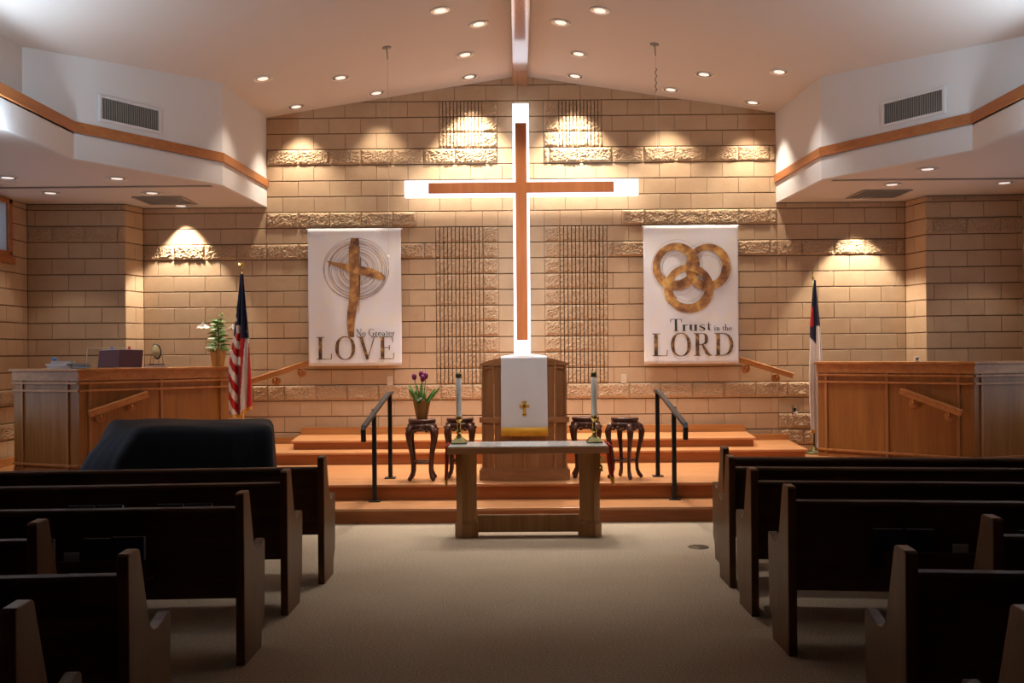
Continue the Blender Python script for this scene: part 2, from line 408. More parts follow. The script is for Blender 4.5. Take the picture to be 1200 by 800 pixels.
BW = .4064
def cuts(a, b, phase):
    """split an interval at the running-bond joints x = phase + k*BW"""
    k = math.ceil((a - phase) / BW + 1e-6); xs = [a]
    while phase + k * BW < b - 1e-6: xs.append(phase + k * BW); k += 1
    xs.append(b)
    if len(xs) > 2 and xs[1] - xs[0] < .05: xs.pop(1)
    if len(xs) > 2 and xs[-1] - xs[-2] < .05: xs.pop(-2)
    return list(zip(xs[:-1], xs[1:]))
JR = 3.214
def back_segs(c, x0, x1):
    ph = JR if c % 2 == 0 else JR - BW / 2
    rockrow = c in (-1, 14) or (c in (8, 10))
    out = []
    def plain(a, b, k='plain'):
        for s, e in cuts(a, b, ph): out.append((s, e, k))
    if x1 <= -3.2 or x0 >= 3.2:          # wings
        kk = 'rock' if c in (8, -1) else 'plain'
        plain(x0, x1, kk); return out
    fl = (0 <= c <= 9) or (15 <= c <= 17)
    if not fl and not (c in (10, 14)):
        plain(x0, x1, 'rock' if rockrow else 'plain'); return out
    if c == 14:
        for s, e in cuts(x0, -.298, ph): out.append((s, e, 'rock'))
        out.append((-.298, -.09, 'plain')); out.append((-.09, .09, 'plain')); out.append((.09, .298, 'plain'))
        for s, e in cuts(.298, x1, ph): out.append((s, e, 'rock'))
        return out
    if c == 10:
        for s, e in cuts(x0, -1.36, ph): out.append((s, e, 'rock'))
        for s, e in cuts(-1.36, -.50, ph): out.append((s, e, 'plain'))
        for s, e in ((-.50, -.298), (-.298, -.09), (-.09, .09), (.09, .298), (.298, .50)): out.append((s, e, 'plain'))
        for s, e in cuts(.50, 1.30, ph): out.append((s, e, 'plain'))
        for s, e in cuts(1.30, x1, ph): out.append((s, e, 'rock'))
        return out
    k = 'rock' if c == 8 else 'plain'
    fw = 1.108 if c < 12 else 1.05
    for s, e in cuts(x0, -fw, ph): out.append((s, e, k))
    for s, e, kk in ((-fw, -.496, 'flute'), (-.496, -.298, 'rock'), (-.298, -.09, 'plain'), (-.09, .09, 'plain'), (.09, .298, 'plain'), (.298, .496, 'rock'), (.496, fw, 'flute')): out.append((s, e, kk))
    for s, e in cuts(fw, x1, ph): out.append((s, e, k))
    return out
def center_segs(c, Ln):
    r = [(a + 3.30, b_ + 3.30, k) for a, b_, k in back_segs(c, -3.30, 3.30)]
    return r
def hid(u0, u1, z0, z1):                 # wholly behind a banner, the cross or the pulpit
    x0, x1 = u0 - 3.3, u1 - 3.3
    for a, b_, c, d in ((-2.74, -1.58, 1.48, 3.22), (1.63, 2.79, 1.50, 3.26), (-.11, .13, 1.6, 4.8), (-.5, .52, .6, 1.45)):
        if x0 >= a and x1 <= b_ and z0 >= c and z1 <= d: return True
    return False
def gable(mb):
    mb.prism([(0, 0), (6.6, 0), (6.6, 4.85), (3.3, 5.4), (0, 4.85)], 1, .014, .2)
block_wall('wall_back', (-3.30, YB), (3.30, YB), range(-5, 20), center_segs, .45, 5.42, hid,
           skip=lambda u0, u1, z0, z1: z0 > zceil(min(abs(u0 - 3.3), abs(u1 - 3.3))) - .01, limit=286, backing=gable)
def wing_l(c, Ln): return [(a + 4.90, b_ + 4.90, k) for a, b_, k in back_segs(c, -4.90, -3.30)]
def wing_r(c, Ln):
    s = [(a - 3.30, b_ - 3.30, k) for a, b_, k in back_segs(c, 3.30, 4.95)]
    if c in (-3, -4): s = [(a, b_, 'rock' if a < .6 else k) for a, b_, k in s]
    return s
block_wall('wall_back_left', (-4.90, YB), (-3.30, YB), range(-5, 12), wing_l, .25, ZS, ext=(.2, 0))
block_wall('wall_back_right', (3.30, YB), (4.95, YB), range(-5, 12), wing_r, .25, ZS, ext=(0, .2))
def simple(ph, rock=(), rw=None):
    def f(c, Ln):
        out = []
        for s, e in cuts(rw if (rw and c >= 8) else 0, Ln, (ph + (0 if c % 2 == 0 else BW / 2)) % BW):
            k = 'rock' if c in rock else 'plain'
            out.append((s, e, k))
        return out
    return f
block_wall('wall_return_left', (-4.99, 12.33), (-4.90, YB), range(-5, 12), simple(.2), .25, ZS, ext=(0, .2))
block_wall('wall_niche_left', (-6.2, 12.27), (-4.99, 12.33), range(-5, 12), simple(.1, (11, 9)), .25, ZS, ext=(.2, 0))
block_wall('wall_return_right', (4.95, YB), (5.03, 12.25), range(-5, 12), simple(.2), .25, ZS, ext=(.2, 0))
block_wall('wall_niche_right', (5.03, 12.25), (6.25, 12.18), range(-5, 12), simple(.3, (9, 11)), .25, ZS, ext=(0, .2))
# side walls: blocks where they can be seen, the rest plain wall with window openings outside the frame
WY0, WY1, WZ0, WZ1 = 11.20, 11.86, 2.83, 3.50
block_wall('wall_left', (-XW, 11.2), (-XW, 12.27), range(-5, 12), simple(.15, (-1, -3), .69), .0, ZS,
           skip=None,
           backing=lambda mb: (mb.box(WY1 - 11.2, 1.3, .014, .22, 0, ZS + .05), mb.box(0, WY1 - 11.2, .014, .22, 0, WZ0)))
b = MB(); b.box(XW, XW + .2, 11.1, 12.9, 0, 3.6); struct(b.obj('wall_right', M['block']))
for s, nm in ((-1, 'left'), (1, 'right')):
    b = MB(); x0, x1 = sorted((s * XW, s * (XW + .2)))
    b.box(x0, x1, YR, 11.2, 0, .9); b.box(x0, x1, YR, 11.2, 2.7, 3.7); b.box(x0, x1, YR, 8.7, .9, 2.7); b.box(x0, x1, 11.1, 11.2, .9, 2.7)
    struct(b.obj('wall_side_' + nm, M['block']))
# high window in the left wall
b = MB(); b.box(-XW - .2, -XW + .03, WY0, WY1, WZ0 - .03, WZ0 + .04); b.box(-XW - .2, -XW + .03, WY0, WY1, WZ1 - .05, WZ1)
b.box(-XW - .2, -XW + .03, WY1 - .07, WY1, WZ0, WZ1); b.box(-XW - .2, -XW + .03, WY0, WY0 + .07, WZ0, WZ1)
wn = struct(b.obj('window_1', M['trimwood']))
b = MB(); b.box(-XW - .17, -XW - .165, WY0 + .05, WY1 - .05, WZ0, WZ1 - .03); b.obj('pane', M['glass'], wn)
b = MB(); b.box(-XW - .16, -XW - .01, WY1 - .085, WY1 - .07, WZ0 + .04, WZ1 - .05); b.obj('reveal_lining', M['white'], wn)
b = MB(); b.box(-XW - .04, -XW + .05, WY0 - .05, WY1 + .03, WZ0 - .11, WZ0 - .03); b.obj('sill', M['trimwood'], wn)
# ridge beam
b = MB(); b.box(-.095, .095, YR, YB, 5.045, 5.3); 
M['beam'] = wood('ridge_beam_varnish', (.26, .10, .035), (.42, .17, .06), 1, .25, .5, .6)
M['beam'].node_tree.nodes['Principled BSDF'].inputs['Coat Weight'].default_value = 1; M['beam'].node_tree.nodes['Principled BSDF'].inputs['Coat IOR'].default_value = 2.3; M['beam'].node_tree.nodes['Principled BSDF'].inputs['Coat Roughness'].default_value = .08
struct(b.obj('ceiling_beam', M['beam'], bevel=.006))

# ------------------------------------------------------------------ stage
def step(name, poly, z0, z1, nose=.025):
    cx = sum(p[0] for p in poly) / len(poly)
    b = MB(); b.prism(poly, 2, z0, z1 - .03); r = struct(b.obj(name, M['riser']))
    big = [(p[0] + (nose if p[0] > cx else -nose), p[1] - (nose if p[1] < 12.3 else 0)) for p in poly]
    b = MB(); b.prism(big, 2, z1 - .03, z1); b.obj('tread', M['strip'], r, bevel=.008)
    return r
step('stage_step', [(-5.9, 9.20), (5.9, 9.20), (5.9, 9.8), (-5.9, 9.8)], 0, .145)
step('stage_platform', [(-6.15, 9.71), (6.15, 9.71), (6.15, 12.7), (-6.15, 12.7)], 0, .305)
step('stage_upper_step', [(-3.28, 11.45), (3.28, 11.45), (3.40, 12.7), (-3.40, 12.7)], .305, .452)
step('stage_top_step', [(-2.76, 11.78), (2.76, 11.78), (2.86, 12.7), (-2.86, 12.7)], .452, .565)
b = MB(); b.prism([(-2.86, .565), (2.86, .565), (2.86, .64), (2.80, .66), (-2.80, .66), (-2.86, .64)], 1, 12.62, 12.69)
struct(b.obj('baseboard_back', M['oakx'], bevel=.004))
for s in (-1, 1):
    b = MB(); x0, x1 = sorted((s * 2.87, s * 3.42)); b.box(x0, x1, 12.63, 12.69, .452, .53)
    struct(b.obj('baseboard_' + ('left' if s < 0 else 'right'), M['oakx'], bevel=.004))
b = MB(); b.box(-6.17, -6.1, 9.8, 12.2, .305, .40); struct(b.obj('baseboard_side', M['oakx'], bevel=.004))

# ------------------------------------------------------------------ choir rails
def choir(side, P1, P2, P3, xsB, xsA, label):
    t = thing('choir_rail', label, 'choir rail', (P2[0], P2[1], .305))
    o = Vector((P2[0], P2[1], .305))
    def facet(Pa, Pb, xs, ends):
        d = Vector((Pb[0] - Pa[0], Pb[1] - Pa[1])); Ln = d.length; a = atan2(d.y, d.x)
        Mx = Matrix.Translation(Vector((Pa[0], Pa[1], .305)) - o) @ Matrix.Rotation(a, 4, 'Z')
        H = 1.155
        def part(nm, mt, x0, x1, y0, y1, z0, z1, bev=.003, par=t):
            bb = MB(); bb.box(x0, x1, y0, y1, z0, z1, Mx); return bb.obj(nm, mt, par, bevel=bev)
        us = sorted(atv(x, 480, Pa, Pb)[1] * Ln for x in xs)
        us = [u for u in us if -0.1 < u < Ln + .1]
        eds = [0.0] + us + [Ln]
        for i in range(len(eds) - 1):
            if eds[i + 1] - eds[i] > .03: part('panel', M['panel'], eds[i] + .001, eds[i + 1] - .001, 0, .05, .02, H - .03, 0)
        part('frieze', M['oakx'], -.01, Ln + .01, -.018, .0, H - .135, H - .03)
        part('cap', M['oakx'], -.03, Ln + .03, -.045, .30, H - .03, H, .006)
        for u in us: part('batten', M['oakz'], u - .016, u + .016, -.020, 0, 0.02, H - .135)
        for z in (.995, .91, .085): part('rail', M['oakx'], 0, Ln, -.028, -.001, z - .012, z + .012)
        part('plinth', M['oakx'], 0, Ln, -.012, .04, 0, .04)
        return Mx
    if side < 0: facet(P3, P2, xsA, 0); Mx = facet(P2, P1, xsB, 0)
    else: Mx = facet(P1, P2, xsB, 0); facet(P2, P3, xsA, 0)
    return t
LP = [(-3.60, 12.0), (-4.87, 10.73), (-5.78, 11.10)]; RP = [(3.63, 12.1), (4.97, 10.85), (5.95, 11.2)]
choir(-1, *LP, (105, 189, 259), (27, 80), 'left panelled oak choir rail topped with books and a lily')
choir(1, *RP, (968.5, 1040, 1123.6), (1150,), 'right panelled oak choir rail beside the white flag')

def handrail(p0, p1, nrm, brk, label, loc=None):
    p0, p1 = Vector(p0), Vector(p1); nrm = Vector(nrm).normalized()
    t = thing('wooden_handrail', label, 'handrail', tuple(p0)); d = (p1 - p0); ax = d.normalized(); sd = nrm; up = ax.cross(sd); 
    if up.z < 0: up = -up
    b = MB(); prof = [(-.024, -.036), (.024, -.036), (.024, .01), (.032, .022), (.026, .036), (-.026, .036), (-.032, .022), (-.024, .01)]
    vs = [q + sd * a + up * c for q in (Vector((0, 0, 0)), d) for a, c in prof]; n = 8
    b.add(vs, [tuple(range(n)), tuple(range(n, 2 * n))] + [(i, (i + 1) % n, n + (i + 1) % n, n + i) for i in range(n)])
    b.obj('rail', M['oakx'], t, bevel=.003)
    for f in brk:
        q = d * f; b = MB()
        Mq = Matrix.Translation(q - up * .09 - sd * .065) @ sd.to_track_quat('Z', 'Y').to_matrix().to_4x4()
        b.lathe([(.055, 0), (.055, .02), (.045, .03), (.0, .032)], n=20, M=Mq); br = b.obj('bracket', M['oakz'], t)
        b = MB(); b.tube([q - up * .09 - sd * .035, q - up * .09 - sd * .01, q - up * .06, q - up * .035], .008, 8); b.obj('bracket_arm', M['brass'], br)
    return t
def on_wall(px, py, off): return at(px, py, YB - off)
handrail(on_wall(293, 447, .09), on_wall(368, 423, .09), (0, -1, 0), (.36, .76), 'oak handrail on the block wall between striped flag and left banner')
handrail(on_wall(858, 418.5, .09), on_wall(929, 440, .09), (0, -1, 0), (.27, .77), 'oak handrail on the block wall right of the right banner')
def on_fac(px, py, Pa, Pb, off):
    p, _ = atv(px, py, Pa, Pb); n = Vector((Pb[1] - Pa[1], -(Pb[0] - Pa[0]), 0)).normalized(); p = p + n * off; return p, n
a, n_ = on_fac(101, 484.5, LP[1], LP[0], .09); c, _ = on_fac(169, 461.5, LP[1], LP[0], .09)
handrail(a, c, n_, (.17, .70), 'oak handrail mounted on the left choir rail above the covered piano')
a, n_ = on_fac(1059, 457.5, RP[0], RP[1], .09); c, _ = on_fac(1130, 483.5, RP[0], RP[1], .09)
handrail(a, c, n_, (.25, .83), 'oak handrail mounted on the right choir rail')

# black metal railings on the steps
def railing(s, label):
    X1, X2 = s * 1.47 + (.0), s * 1.385
    t = thing('stair_railing', label, 'railing', (X1, 9.63, .145)); o = Vector((X1, 9.63, .145))
    for (x, y, z0, zt) in ((X1, 9.63, .145, 1.055), (X2, 10.17, .305, 1.175)):
        b = MB(); b.box(x - .021, x + .021, y - .021, y + .021, z0, zt, Matrix.Translation(-o)); p = b.obj('post', M['black'], t, bevel=.003)
        b = MB(); b.box(x - .055, x + .055, y - .055, y + .055, z0, z0 + .012, Matrix.Translation(-o)); b.obj('base_plate', M['black'], t, bevel=.003)
    b = MB()
    pts = [(X1 - s * -.0, 8.97, .79), (X1, 8.95, .90), (X1, 8.97, .925), (X2 + s * .012, 10.05, 1.172), (X2 + s * .005, 10.12, 1.188), (X2, 10.30, 1.188)]
    b.tube([Vector(p) - o for p in pts], .031, 4, flat=.75); b.obj('handrail', M['black'], t, bevel=.003)
railing(-1, 'black metal stair railing left of the pulpit'); railing(1, 'black metal stair railing right of the pulpit')

# ------------------------------------------------------------------ cross
zc = lambda py, px=611: at(px, py, 12.5).z
t = thing('illuminated_cross', 'large wooden cross with white backlit edges above the pulpit', 'cross', (0.0, 12.5, 1.6))
o = Vector((0.0, 12.5, 1.6))
def plus(xc, yc0, yc1, hw, hb, zt, zb, za, xl, xr):
    b = MB(); poly = [(xc - hw, zb), (xc + hw, zb), (xc + hw, za - hb), (xr, za - hb), (xr, za + hb), (xc + hw, za + hb), (xc + hw, zt), (xc - hw, zt), (xc - hw, za + hb), (xl, za + hb), (xl, za - hb), (xc - hw, za - hb)]
    b.prism(poly, 1, yc0, yc1, Matrix.Translation(-o)); return b
pc = at(610.7, 220, 12.5); xc = pc.x; za = pc.z
Lx = at(474, 220, 12.5).x; Rx = at(748, 220, 12.5).x
plus(xc, 12.50, 12.60, .104, .104, zc(121), zc(417), za, Lx, Rx).obj('lightbox', M['crosslight'], t)
plus(xc, 12.45, 12.498, .071, .066, zc(145), zc(398.5), za, at(502, 220, 12.45).x, at(719.5, 220, 12.45).x).obj('cross_beams', M['crosswood'], t, bevel=.003)
b = MB(); b.box(-.05, .05, .1, .19, 0.6, 2.2); b.obj('wall_mount', M['black'], t)

# ------------------------------------------------------------------ lettering (own outlines of a high-contrast serif)
def arc(cx, cy, rx, ry, a0, a1, T, tn, n=22):
    r = []
    for i in range(n + 1):
        a = radians(a0 + (a1 - a0) * i / n); k = abs(cos(a)) ** 1.5
        wd = tn + (T - tn) * k; r.append((cx + (rx - wd / 2) * cos(a), cy + (ry - tn / 2) * sin(a), wd))
    return r
def glyph(ch, T, t):
    h = t / 2; S = lambda x0, x1, y: [(x0, y, t), (x1, y, t)]
    st = lambda x, y0, y1, w=T: [(x, y0, w), (x, y1, w)]
    if ch == 'L': return [st(.18, 0, 1), S(.03, .34, 1 - h), S(.03, .64, h), [(.62, 0, t), (.645, .27, t)]], .72
    if ch == 'O': return [arc(.43, .5, .41, .52, 0, 360, T, t, 44)], .88
    if ch == 'V': return [[(.14, 1, T), (.42, 0, T * .8)], [(.41, 0, t), (.70, 1, t)], S(-.02, .32, 1 - h), S(.56, .84, 1 - h)], .80
    if ch == 'E': return [st(.18, 0, 1), S(.03, .60, 1 - h), S(.03, .64, h), S(.18, .47, .51), [(.62, 0, t), (.645, .27, t)], [(.585, 1, t), (.60, .76, t)], [(.46, .40, t), (.46, .62, t)]], .72
    if ch == 'R': return [st(.18, 0, 1), S(.03, .36, 1 - h), S(.03, .33, h), [(.18, 1 - h, t), (.38, 1 - h, t)], arc(.38, .75, .24, .25, 90, -90, T, t), [(.38, .5, t), (.18, .5, t)], [(.38, .5, T * .6), (.58, .12, T), (.68, .03, T * .7), (.78, .03, t)]], .80
    if ch == 'D': return [st(.18, 0, 1), S(.03, .36, 1 - h), S(.03, .36, h), arc(.34, .5, .46, .5, 90, -90, T, t, 30)], .84
    if ch == 'T': return [st(.34, 0, 1), S(.02, .66, 1 - h), S(.20, .48, h), [(.03, 1, t), (.015, .74, t)], [(.65, 1, t), (.665, .74, t)]], .66
    if ch == 'N': return [st(.14, 0, 1, t), st(.70, 0, 1, t), [(.12, 1, T), (.70, 0, T)], S(.0, .24, 1 - h), S(.02, .27, h), S(.58, .83, 1 - h)], .84
    if ch == 'G': return [arc(.43, .5, .41, .52, 40, 325, T, t, 34), st(.70, .04, .42), S(.56, .84, .42)], .88
    x = .52
    if ch == 'o': return [arc(.27, x / 2, .25, x / 2 + .01, 0, 360, T, t, 30)], .56
    if ch == 'e': return [arc(.26, x / 2, .24, x / 2 + .01, 5, 320, T, t, 26), S(.06, .48, .28)], .52
    if ch == 'r': return [st(.14, 0, x), S(.03, .28, h), S(.03, .14, x - h), [(.16, .36, t), (.24, .49, t), (.34, .48, T * .8)]], .40
    if ch == 'a': return [arc(.22, .145, .19, .15, 60, 300, T * .9, t, 18), [(.37, 0.02, T), (.37, .38, T)], [(.37, .38, t), (.28, .5, t), (.13, .46, t), (.09, .38, T * .6)], S(.37, .48, h)], .52
    if ch == 't': return [[(.17, .72, t), (.17, .1, T), (.24, .02, t), (.32, .06, t)], S(.04, .32, x - h)], .36
    if ch == 'u': return [[(.13, x, T), (.13, .12, T), (.2, .02, t), (.32, .03, t), (.42, .12, t)], st(.42, 0, x), S(.03, .14, x - h), S(.32, .42, x - h), S(.42, .53, h)], .56
    if ch == 's': return [[(.38, .40, t), (.30, .50, t), (.16, .49, t), (.1, .39, T * .8), (.22, .29, T), (.35, .2, T), (.38, .1, T * .8), (.28, .01, t), (.12, .02, t), (.06, .14, t)]], .44
    if ch == 'i': return [st(.14, 0, x), S(.03, .25, h), S(.03, .14, x - h), [(.14, .66, T), (.14, .76, T)]], .29
    if ch == 'n': return [st(.13, 0, x), S(.02, .24, h), S(.02, .13, x - h), [(.15, .4, t), (.26, .51, t), (.38, .47, t), (.42, .36, T), (.42, 0, T)], S(.32, .53, h)], .56
    if ch == 'h': return [st(.13, 0, 1), S(.02, .24, h), S(.02, .13, 1 - h), [(.15, .4, t), (.26, .51, t), (.38, .47, t), (.42, .36, T), (.42, 0, T)], S(.32, .53, h)], .56
    return [], .3
def ribbons(mb, strokes, fx, y=0.0, closed=False, dy=.0004):
    for k, s in enumerate(strokes):
        vs = []; n = len(s)
        for i in range(n):
            p = s[i]; a = s[max(i - 1, 0)]; c = s[min(i + 1, n - 1)]
            dx, dz = c[0] - a[0], c[1] - a[1]; l = hypot(dx, dz) or 1; nx, nz = -dz / l, dx / l
            for q in (1, -1):
                X, Z = fx(p[0] + nx * p[2] / 2 * q, p[1] + nz * p[2] / 2 * q); vs.append((X, y - dy * k, Z))
        mb.add(vs, [(2 * i, 2 * i + 1, 2 * i + 3, 2 * i + 2) for i in range(n - 1)])
def text(s, parent, mt, x0, x1, zb, cap, T, t, y):
    tot = 0; tr = .05 if cap > .2 else .015
    for ch in s: tot += glyph(ch, T, t)[1] + tr
    k = (x1 - x0) / tot; x = x0
    for ch in s:
        g, a = glyph(ch, T, t)
        if g:
            mb = MB(); ribbons(mb, g, lambda u, v: (x + u * k, zb + v * cap), y); mb.obj('letter', mt, parent, fix=False)
        x += (a + tr) * k

def banner(px0, px1, py0, py1, label, Y=12.56):
    c = at((px0 + px1) / 2, (py0 + py1) / 2, Y); wd = (px1 - px0) / F * Y; ht = (py1 - py0) / F * Y
    t = thing('hanging_banner', label, 'banner', (c.x, Y, c.z - ht / 2)); rnd = random.Random(px0)
    b = MB()
    def fn(u, v):
        x = -wd / 2 + wd * u; fold = .004 * sin(x * 11 + v * 3) + .003 * sin(v * 9 + u * 5)
        hem = -.004 * abs(sin(u * 60)) * (1 if v < .05 or v > .955 else 0)
        return (x, fold + hem, ht * v)
    b.grid(fn, 70, 40); cl = b.obj('banner_cloth', M['banner'], t, fix=False)
    sm = cl.modifiers.new('thick', 'SOLIDIFY'); sm.thickness = .003; sm.offset = 1
    b = MB(); b.tube([(-wd / 2 - .02, .008, ht - .008), (wd / 2 + .02, .008, ht - .008)], .008, 10); b.obj('hanging_rod', M['whiteplastic'], t)
    b = MB(); b.tube([(-wd / 2 - .02, 0, ht - .01), (-wd / 2 - .05, .08, ht + .02)], .003, 5); b.obj('cord', M['black'], t)
    b = MB(); b.tube([(wd / 2 + .02, 0, ht - .01), (wd / 2 + .05, .08, ht + .02)], .003, 5); b.obj('cord', M['black'], t)
    m_ = F / Y
    def f(px, py): return ((px - (px0 + px1) / 2) / m_, ht - (py - py0) / m_)
    return t, f, m_
# left banner: pixel-free local drawing, units of the banner's own size
YA = -.010
t, f, m_ = banner(361, 470.5, 267.5, 428.5, 'white banner with gold brush cross reading No Greater LOVE')
def circ(cx, cy, r, wd, a0=0, a1=360, sq=1.0, n=60):
    s = []
    for i in range(n + 1):
        a = radians(a0 + (a1 - a0) * i / n); X, Z = f(cx + r * cos(a), cy + r * sq * sin(a)); s.append((X, Z, wd))
    return s
ring_part = MB(); rr = random.Random(3)
for i in range(15):
    r = [38, 36.5, 34, 33, 31, 30, 28, 25, 23, 20.5, 19, 17, 15.5, 13, 38.5][i]
    ribbons(ring_part, [circ(418.3 + rr.uniform(-1.2, 1.2), 316 + rr.uniform(-1.5, 1.5), r, rr.uniform(.0025, .006), rr.uniform(0, 90), rr.uniform(330, 450), rr.uniform(.9, .96))], lambda u, v: (u, v), YA - .0003 * i)
ring_part.obj('scribbled_circles', M['gold'], t, fix=False)
def poly(mb, pts, y):
    vs = [(f(px, py)[0], y, f(px, py)[1]) for px, py in pts]; mb.add(vs, [tuple(range(len(vs)))])
b = MB(); s = []
for px, py, wd in ((417, 279, 9), (415.5, 290, 12), (415.5, 310, 12.5), (416, 330, 11.5), (415, 350, 11), (412, 368, 10), (411, 380, 9), (411.5, 395, 7)):
    X, Z = f(px, py); s.append((X, Z, wd / m_))
ribbons(b, [s], lambda u, v: (u, v), YA - .006)
for k in range(10):
    x = 421.5 + rr.uniform(-1, 2); y0 = rr.uniform(278, 350)
    ribbons(b, [[(*f(x, y0), .008), (*f(x - 1.5, y0 + rr.uniform(20, 45)), .004)]], lambda u, v: (u, v), YA - .0063)
b.obj('brush_stroke_upright', M['gold'], t, fix=False)
b = MB(); s = []
for px, py, wd in ((384, 306, 1.2), (392, 309, 4), (405, 312.5, 7.5), (420, 316, 9.5), (436, 320, 10.5), (446, 324, 8.5), (452, 326, 3.5)):
    X, Z = f(px, py); s.append((X, Z, wd / m_))
ribbons(b, [s], lambda u, v: (u, v), YA - .0085); b.obj('brush_stroke_arm', M['goldring'], t, fix=False)
text('No Greater', t, M['ink'], f(417, 0)[0], f(463, 0)[0], f(0, 393.6)[1], 8.0 / m_, .13, .05, YA - .007)
text('LOVE', t, M['letters'], f(370, 0)[0], f(465, 0)[0], f(0, 421)[1], 26.5 / m_, .145, .036, YA - .009)
t, f, m_ = banner(754.5, 865, 264, 426, 'white banner with three gold rings reading Trust in the LORD')
for (cx, cy, r, wd, q, k) in ((792, 311.5, 22.8, 9.4, 1.0, 0), (829.5, 312.5, 21.8, 8.8, 1.05, 1), (807, 337.5, 24, 9.4, 1.0, 2)):
    b = MB(); ribbons(b, [[(u, v, w_ * (1 + .18 * sin(i * .13 + k))) for i, (u, v, w_) in enumerate(circ(cx, cy, r, wd / m_, k * 70, k * 70 + 360, q))]], lambda u, v: (u, v), YA - .003 * k)
    b.obj('painted_ring', M['goldring'], t, fix=False)
b = MB(); rr = random.Random(5)
for i in range(16):
    cx, cy = [(793.5, 312), (828, 314), (806.5, 336)][i % 3]
    ribbons(b, [circ(cx + rr.uniform(-1.5, 1.5), cy + rr.uniform(-1, 2), rr.choice((17, 19, 20, 29, 30)), .0022, rr.uniform(0, 200), rr.uniform(230, 700), rr.uniform(.85, 1.1))], lambda u, v: (u, v), YA - .0003 * i - .001)
b.obj('pencil_rings', M['gold'], t, fix=False)
text('Trust', t, M['ink'], f(785, 0)[0], f(834, 0)[0], f(0, 387.5)[1], 14 / m_, .14, .04, YA - .007)
text('in the', t, M['ink'], f(836, 0)[0], f(857.5, 0)[0], f(0, 387.5)[1], 7.5 / m_, .14, .06, YA - .007)
text('LORD', t, M['letters'], f(763, 0)[0], f(861, 0)[0], f(0, 416.8)[1], 26.5 / m_, .145, .036, YA - .009)

# ------------------------------------------------------------------ pulpit
PX, PY = at(615, 560, 9.95).x, 9.86
t = thing('pulpit', 'oak pulpit with a bowed front behind the communion table', 'pulpit', (PX, PY, .305))
HWP, SAG = .425, .10
def pf(u, off=0.0):                      # u -1..1 along the bowed front, returns x, y
    return (HWP + off) * u, SAG * u * u - off
def bowed(nm, mt, u0, u1, off, z0, z1, th=.02, n=8, ztf=None, bev=.002):
    b = MB(); vs = []
    for i in range(n + 1):
        u = u0 + (u1 - u0) * i / n; x, y = pf(u, off)
        zt = ztf(u) if ztf else z1
        vs += [(x, y, z0), (x, y, zt), (x, y + th, zt), (x, y + th, z0)]
    fs = [(0, 1, 2, 3), tuple(4 * n + k for k in range(4))]
    for i in range(n):
        for k in range(4): fs.append((i * 4 + k, i * 4 + (k + 1) % 4, (i + 1) * 4 + (k + 1) % 4, (i + 1) * 4 + k))
    b.add(vs, fs); return b.obj(nm, mt, t, bevel=bev)
top = lambda u: 1.262 - .075 * u * u
for u0, u1 in ((-1, -.72), (-.71, -.01), (0, .71), (.72, 1)):
    bowed('front_panel', M['pulpit'], u0, u1, 0, .10, 0, .02, 6, lambda u: top(u) - .02)
for u in (-.96, -.715, 0, .715, .96): bowed('batten', M['oakz'], u - .022, u + .022, .014, .10, 0, .01, 2, lambda u: top(u) - .02)
bowed('band', M['pulpitx'], -1.02, 1.02, .022, .585, .640, .03, 16)
bowed('base', M['pulpitx'], -1.03, 1.03, .022, 0, .105, .5, 16)
bowed('base_step', M['pulpitx'], -1.015, 1.015, .012, .105, .125, .4, 16)
bowed('top_rail', M['pulpitx'], -1.02, 1.02, .014, 1.16, 0, .06, 16, lambda u: top(u)).location = (0, 0, 0)
for s in (-1, 1):
    b = MB(); x0, x1 = sorted((s * HWP, s * (HWP - .02))); b.prism([(SAG, .1), (SAG + .42, .1), (SAG + .42, 1.02), (SAG, 1.16)], 0, x0, x1); b.obj('side_panel', M['pulpit'], t)
b = MB(); b.prism([(.05, 1.13), (.5, .98), (.5, 1.0), (.05, 1.15)], 0, -.40, .40); b.obj('desk', M['pulpitx'], t)
# cloth over the pulpit front
t2 = thing('pulpit_cloth', 'white cloth with gold cross and fringe hanging on the pulpit', 'cloth', (PX, PY - .0, .305))
def cl(u, v):
    x = -.235 + .47 * u + .004 * (1 - 2 * u) * v; U = x / HWP
    z = .47 + (1.268 - .47) * v
    if v > .985: return (x, .10, top(U) + .012)
    return (x, SAG * U * U - .032 - .004 * sin(u * 9 + v * 3) * (1 - v) - .006 * (1 - v), min(z, top(U) + .012))
b = MB(); b.grid(cl, 24, 40); c_ = b.obj('cloth', M['linen'], t2, fix=False); md = c_.modifiers.new('s', 'SOLIDIFY'); md.thickness = .003; md.offset = 1
b = MB(); b.grid(lambda u, v: (-.233 + .47 * u, SAG * ((-.233 + .47 * u) / HWP) ** 2 - .058 - .002 * (int(u * 60) % 2), .455 + .088 * v + .003 * sin(u * 80) * (1 - v)), 60, 2); md = b.obj('fringe', M['fringe'], t2, fix=False).modifiers.new('s', 'SOLIDIFY'); md.thickness = .006
b = MB()
for x0, x1, z0, z1 in ((-.012, .012, .67, .80), (-.048, .048, .745, .768), (-.022, .022, .665, .678), (-.022, .022, .795, .805)): b.box(x0, x1, -.048, -.040, z0, z1)
b.obj('embroidered_cross', M['fringe'], t2)

